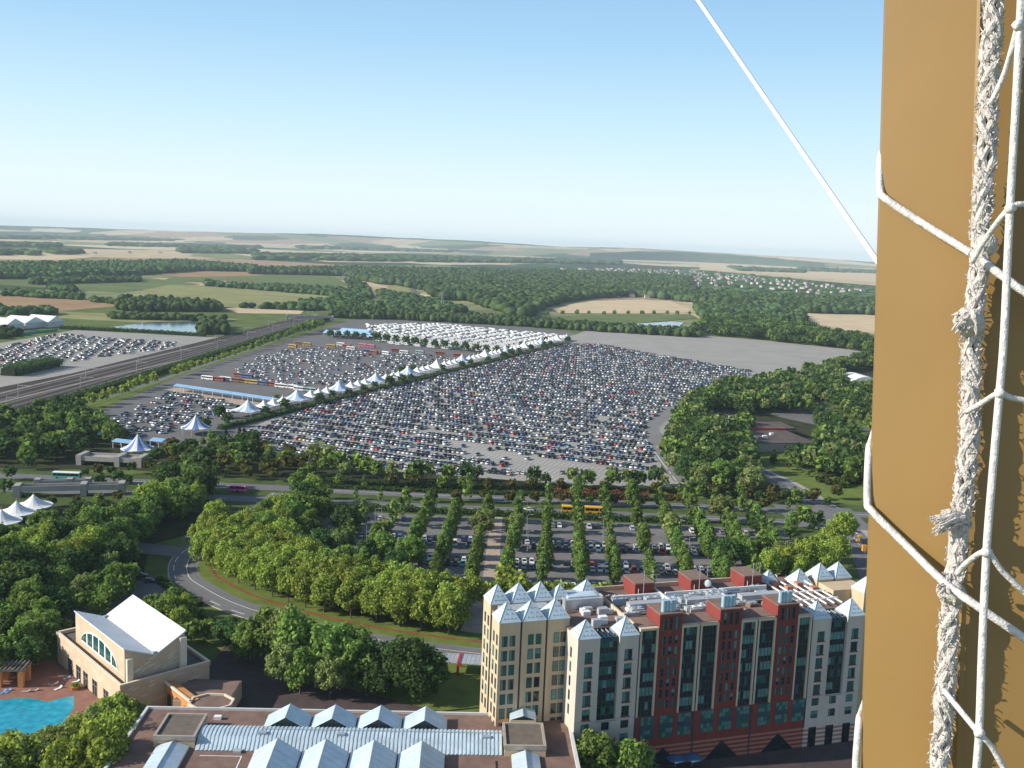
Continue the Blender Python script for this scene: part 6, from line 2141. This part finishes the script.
# covered walkway beside the tower
A = G(441, 671)
t_ = thing('covered_walkway', 'grey corrugated covered walkway with red frames left of the beige tower', 'walkway', (A.x, A.y, 0), R(-4))
b = MB()
for i in range(24):
    b.box(i * .55, i * .55 + .5, -3, 3, 3.6 + (i % 2) * .05, 3.75 + (i % 2) * .05)
b.obj('roof_panel', m_metal, t_)
fr = MB()
for x in (4.4, 10.8):
    fr.box(x, x + .6, -3.2, 3.2, 3.86, 4.05)
    for y in (-3, 3):
        fr.box(x, x + .6, y - .2, y + .2, 0, 3.6)
fr.obj('red_frame', mat('red_steel', (.42, .04, .03), .6, .08), t_)
# dark blue parasols at the hotel foot
for k, (px, py) in enumerate(((675, 768), (692, 767))):
    g = G(px, py)
    t_ = thing('parasol', 'dark blue parasol at the hotel foot, %s of the pair' % ('left', 'right')[k], 'parasol', (g.x, g.y, 0), 0, 'parasols at the hotel foot')
    MB().cyl(0, 0, 0, 2.6, .05, 6).obj('pole', m_post, t_)
    c = MB()
    for j in range(8):
        a0, a1 = 2 * math.pi * j / 8, 2 * math.pi * (j + 1) / 8
        c.add([(math.cos(a0) * 2.1, math.sin(a0) * 2.1, 2.3), (math.cos(a1) * 2.1, math.sin(a1) * 2.1, 2.3), (0, 0, 3.0), (math.cos(a1) * 2.1, math.sin(a1) * 2.1, 2.1), (math.cos(a0) * 2.1, math.sin(a0) * 2.1, 2.1)], [(0, 1, 2), (4, 3, 1, 0)])
    c.obj('canopy', mat('parasol_blue', (.05, .12, .22), .8, .08), t_)

# ------------------------------------------------------------------ balloon gondola: ochre column, ropes and net
m_och = mat('ochre_paint', (.262, .158, .049), .45, .06, 4, spec=.35, bump=.02, detail=10)
m_rope = mat('white_rope', (.52, .485, .45), .9, .10, 90, bump=.4)
m_cord = mat('net_cord', (.60, .58, .55), .85, .08, 120, bump=.3)
colm = thing('gondola_column', 'ochre painted steel column of the balloon gondola filling the right edge', 'column', D(970, 384, .95))
inv = -Vector(D(970, 384, .95))
def cp_(px, py, dep):
    return tuple(D(px, py, dep) + inv)
b = MB()
ring = []
PROF = [(884, .975), (882, .962), (884, .948), (975, .905), (978.5, .903), (983, .904), (1075, .885), (1080, 1.0), (890, 1.05)]
for (py, dx) in ((-500, 16.5), (0, 2), (384, -9), (768, -22), (1250, -37)):
    ring.append([cp_(x + dx, py, d_) for x, d_ in PROF])
n = len(PROF)
vs = [p for r_ in ring for p in r_]
b.add(vs, [(i * n + j, (i + 1) * n + j, (i + 1) * n + (j + 1) % n, i * n + (j + 1) % n) for i in range(4) for j in range(n)])
b.obj('steel_profile', m_och, colm)

def curve_pts(lst, n=10):
    return smooth_path([D(*p) for p in lst], n)
def rope_obj(name, label, cat, pts, rad, m, strands=0, fuzz=0, group=None, twist=60):
    t_ = thing(name, label, cat, pts[len(pts) // 2], 0, group)
    o_ = Vector(pts[len(pts) // 2])
    b = MB()
    P = [Vector(p) - o_ for p in pts]
    if strands:
        # resample finely for the lay of the strands
        S = []
        for a, c in zip(P, P[1:]):
            k = max(1, int((c - a).length / .0035))
            S += [a.lerp(c, i / k) for i in range(k)]
        S.append(P[-1])
        acc = [0]
        for a, c in zip(S, S[1:]):
            acc.append(acc[-1] + (c - a).length)
        rg = random.Random(9)
        T_ = (S[-1] - S[0]).normalized()
        N_ = T_.orthogonal().normalized()
        B_ = T_.cross(N_)
        for k in range(strands):
            line = []
            for p, s in zip(S, acc):
                a = s * twist * (1 if k % 2 else -1) + 2 * math.pi * (k // 2) / (strands / 2) + .4 * math.sin(s * 23 + k)
                wob = 1 + .22 * math.sin(s * 37 + k)
                line.append(p + (N_ * math.cos(a) + B_ * math.sin(a)) * rad * .62 * wob)
            b.tube(line, [rad * .40 * (1 + .18 * math.sin(s * 150 + k * 2)) for s in acc], 6)
        b.obj('strands', m, t_)
        f = MB()
        for i in range(fuzz):
            j = rg.randrange(len(S) - 1)
            a = rg.uniform(0, 6.28)
            dr = (N_ * math.cos(a) + B_ * math.sin(a))
            p0 = S[j] + dr * rad * .9
            p1 = p0 + dr * rg.uniform(.0015, .004) + T_ * rg.uniform(-.006, .006)
            f.tube([p0, p0.lerp(p1, .5) + dr * .0008, p1], [.0007, .0006, .0003], 3)
        f.obj('loose_fibres', m, t_)
    else:
        b.tube(P, rad, 8)
        b.obj('cord', m, t_, smooth=True)
    return t_, o_
RC = [(997, -120, .874), (994, 0, .876), (990, 68, .878), (985, 162, .881), (980, 250, .884), (977, 281, .886), (972.6, 332, .888), (970, 417, .889), (967, 460, .889), (962.5, 510, .889), (956, 560, .889), (951, 599, .889), (946.5, 673, .891), (939, 768, .893), (932, 860, .895)]
rp_, ro_ = rope_obj('braided_rope', 'thick frayed white braided rope hanging before the column', 'rope', curve_pts(RC, 6), .0080, m_rope, 8, 1500, twist=85)
# frayed tuft and knots on the thick rope
def tuft(c, dr, ln, n, spread, seed):
    f = MB()
    rg = random.Random(seed)
    for i in range(n):
        v = (Vector(dr) + Vector((rg.uniform(-1, 1), rg.uniform(-1, 1), rg.uniform(-1, 1))) * spread).normalized() * ln * rg.uniform(.5, 1.1)
        c0 = Vector(c) - ro_ + Vector((rg.uniform(-1, 1), rg.uniform(-1, 1), rg.uniform(-1, 1))) * .004
        f.tube([c0, c0 + v * .5 + Vector((0, 0, .001)), c0 + v - Vector((0, 0, .004 * rg.random()))], [.0018, .0016, .0008], 4)
    f.obj('frayed_tuft', m_rope, rp_)
tuft(D(960, 518, .878), tuple(-CX_AX - CY_AX * .15), .024, 60, .35, 1)
tuft(D(968, 318, .876), tuple(-CX_AX * .5 - CY_AX * .6), .012, 70, .9, 2)
tuft(D(950, 590, .878), tuple(-CX_AX * .7 + CY_AX * .2), .012, 40, .8, 3)
def ball(b, c, r, seed=0):
    rg = random.Random(seed)
    v0, f0 = ICO[2]
    b.add([tuple(Vector(c) + Vector(p) * r * rg.uniform(.85, 1.12)) for p in v0.tolist()], [tuple(f) for f in f0.tolist()])
for (px, py, r) in ((970, 322, .0135), (951, 592, .0125), (985, 245, .0115)):
    kb = MB()
    ball(kb, D(px, py, .883) - ro_, r, int(py))
    kb.obj('knot', m_rope, rp_, smooth=True)

NET = 'net cords before the column'
ND = .835
K1, K2, K3, K4, K0 = (1010, 208), (999.5, 393), (986.5, 552), (979, 733), (1018, 25)
VC = [(1026, -100, ND), (1021, 0, ND), (1016, 101, ND), K1 + (ND,), (1004, 335, ND), K2 + (ND,), (992, 480, ND), K3 + (ND,), (982, 650, ND), K4 + (ND,), (974, 800, ND), (970, 880, ND)]
nt_, no_ = rope_obj('net_cord', 'upright white net cord with knots right of the thick rope', 'net cord', curve_pts(VC, 8), .0033, m_cord, 0, 0, NET)
for i, k_ in enumerate((K0, K1, K2, K3, K4)):
    kb = MB()
    ball(kb, D(k_[0], k_[1], ND - .002) - no_, .0047, i)
    kb.obj('knot', m_cord, nt_, smooth=True)
for lst, lab in [
    ([(972, 262, .872), (985, 240, .86)] + [K1 + (ND,), (1030, 203, ND), (1060, 190, ND)], 'net cord branching at the highest knot in view'),
    ([(1040, -60, ND), (1018, 25, ND), (1005, 72, .85), (990, 105, .86)], 'net cord slanting to the thick rope at the upper edge'),
    ([(966, 412, .876), (982, 403, .858)] + [K2 + (ND,), (1012, 398, ND), (1050, 404, ND)], 'short net cord branching at the knot in mid column'),
    ([(957, 574, .876), (968, 562, .858)] + [K3 + (ND,), (1003, 572, ND), (1040, 606, ND)], 'net cord branching at the knot level with the hotel roof'),
    ([(944, 690, .878), (960, 710, .858)] + [K4 + (ND,), (992, 748, ND), (1010, 780, ND), (1030, 820, ND)], 'net cord branching at the lowest knot in view'),
    ([(893, 120, 1.02), (884, 148, .985), (880.5, 160, .955), (880.5, 190, .948), (886, 199, .940), (925, 225, .918), (972, 254, .886), (1016, 286, .862), (1060, 316, .85)], 'net cord wrapped round the column edge, upper one'),
    ([(880, 415, 1.02), (872, 440, .985), (869, 452, .955), (867.5, 500, .948), (872, 511, .940), (905, 544, .918), (944, 582, .880), (983, 610, .855), (1024, 638, .845), (1060, 665, .84)], 'net cord wrapped round the column edge, middle one'),
    ([(870, 690, 1.02), (862, 712, .985), (859, 724, .955), (856, 775, .948), (862, 800, .940), (900, 850, .92)], 'net cord wrapped round the column edge, lowest one'),
]:
    rope_obj('net_cord', lab, 'net cord', curve_pts(lst, 6), .0036 if 'wrapped' in lab else .0025, m_cord, 0, 0, NET)
pa, pb_ = D(698, 0, 3.5), D(880, 265, 2.6)
rope_obj('mooring_line', 'taut thin white line slanting across the sky to the column', 'line', [pa + (pa - pb_) * .5, pa, pa.lerp(pb_, .5), pb_, pb_ + (pb_ - pa) * .15], .0072, m_tentw)
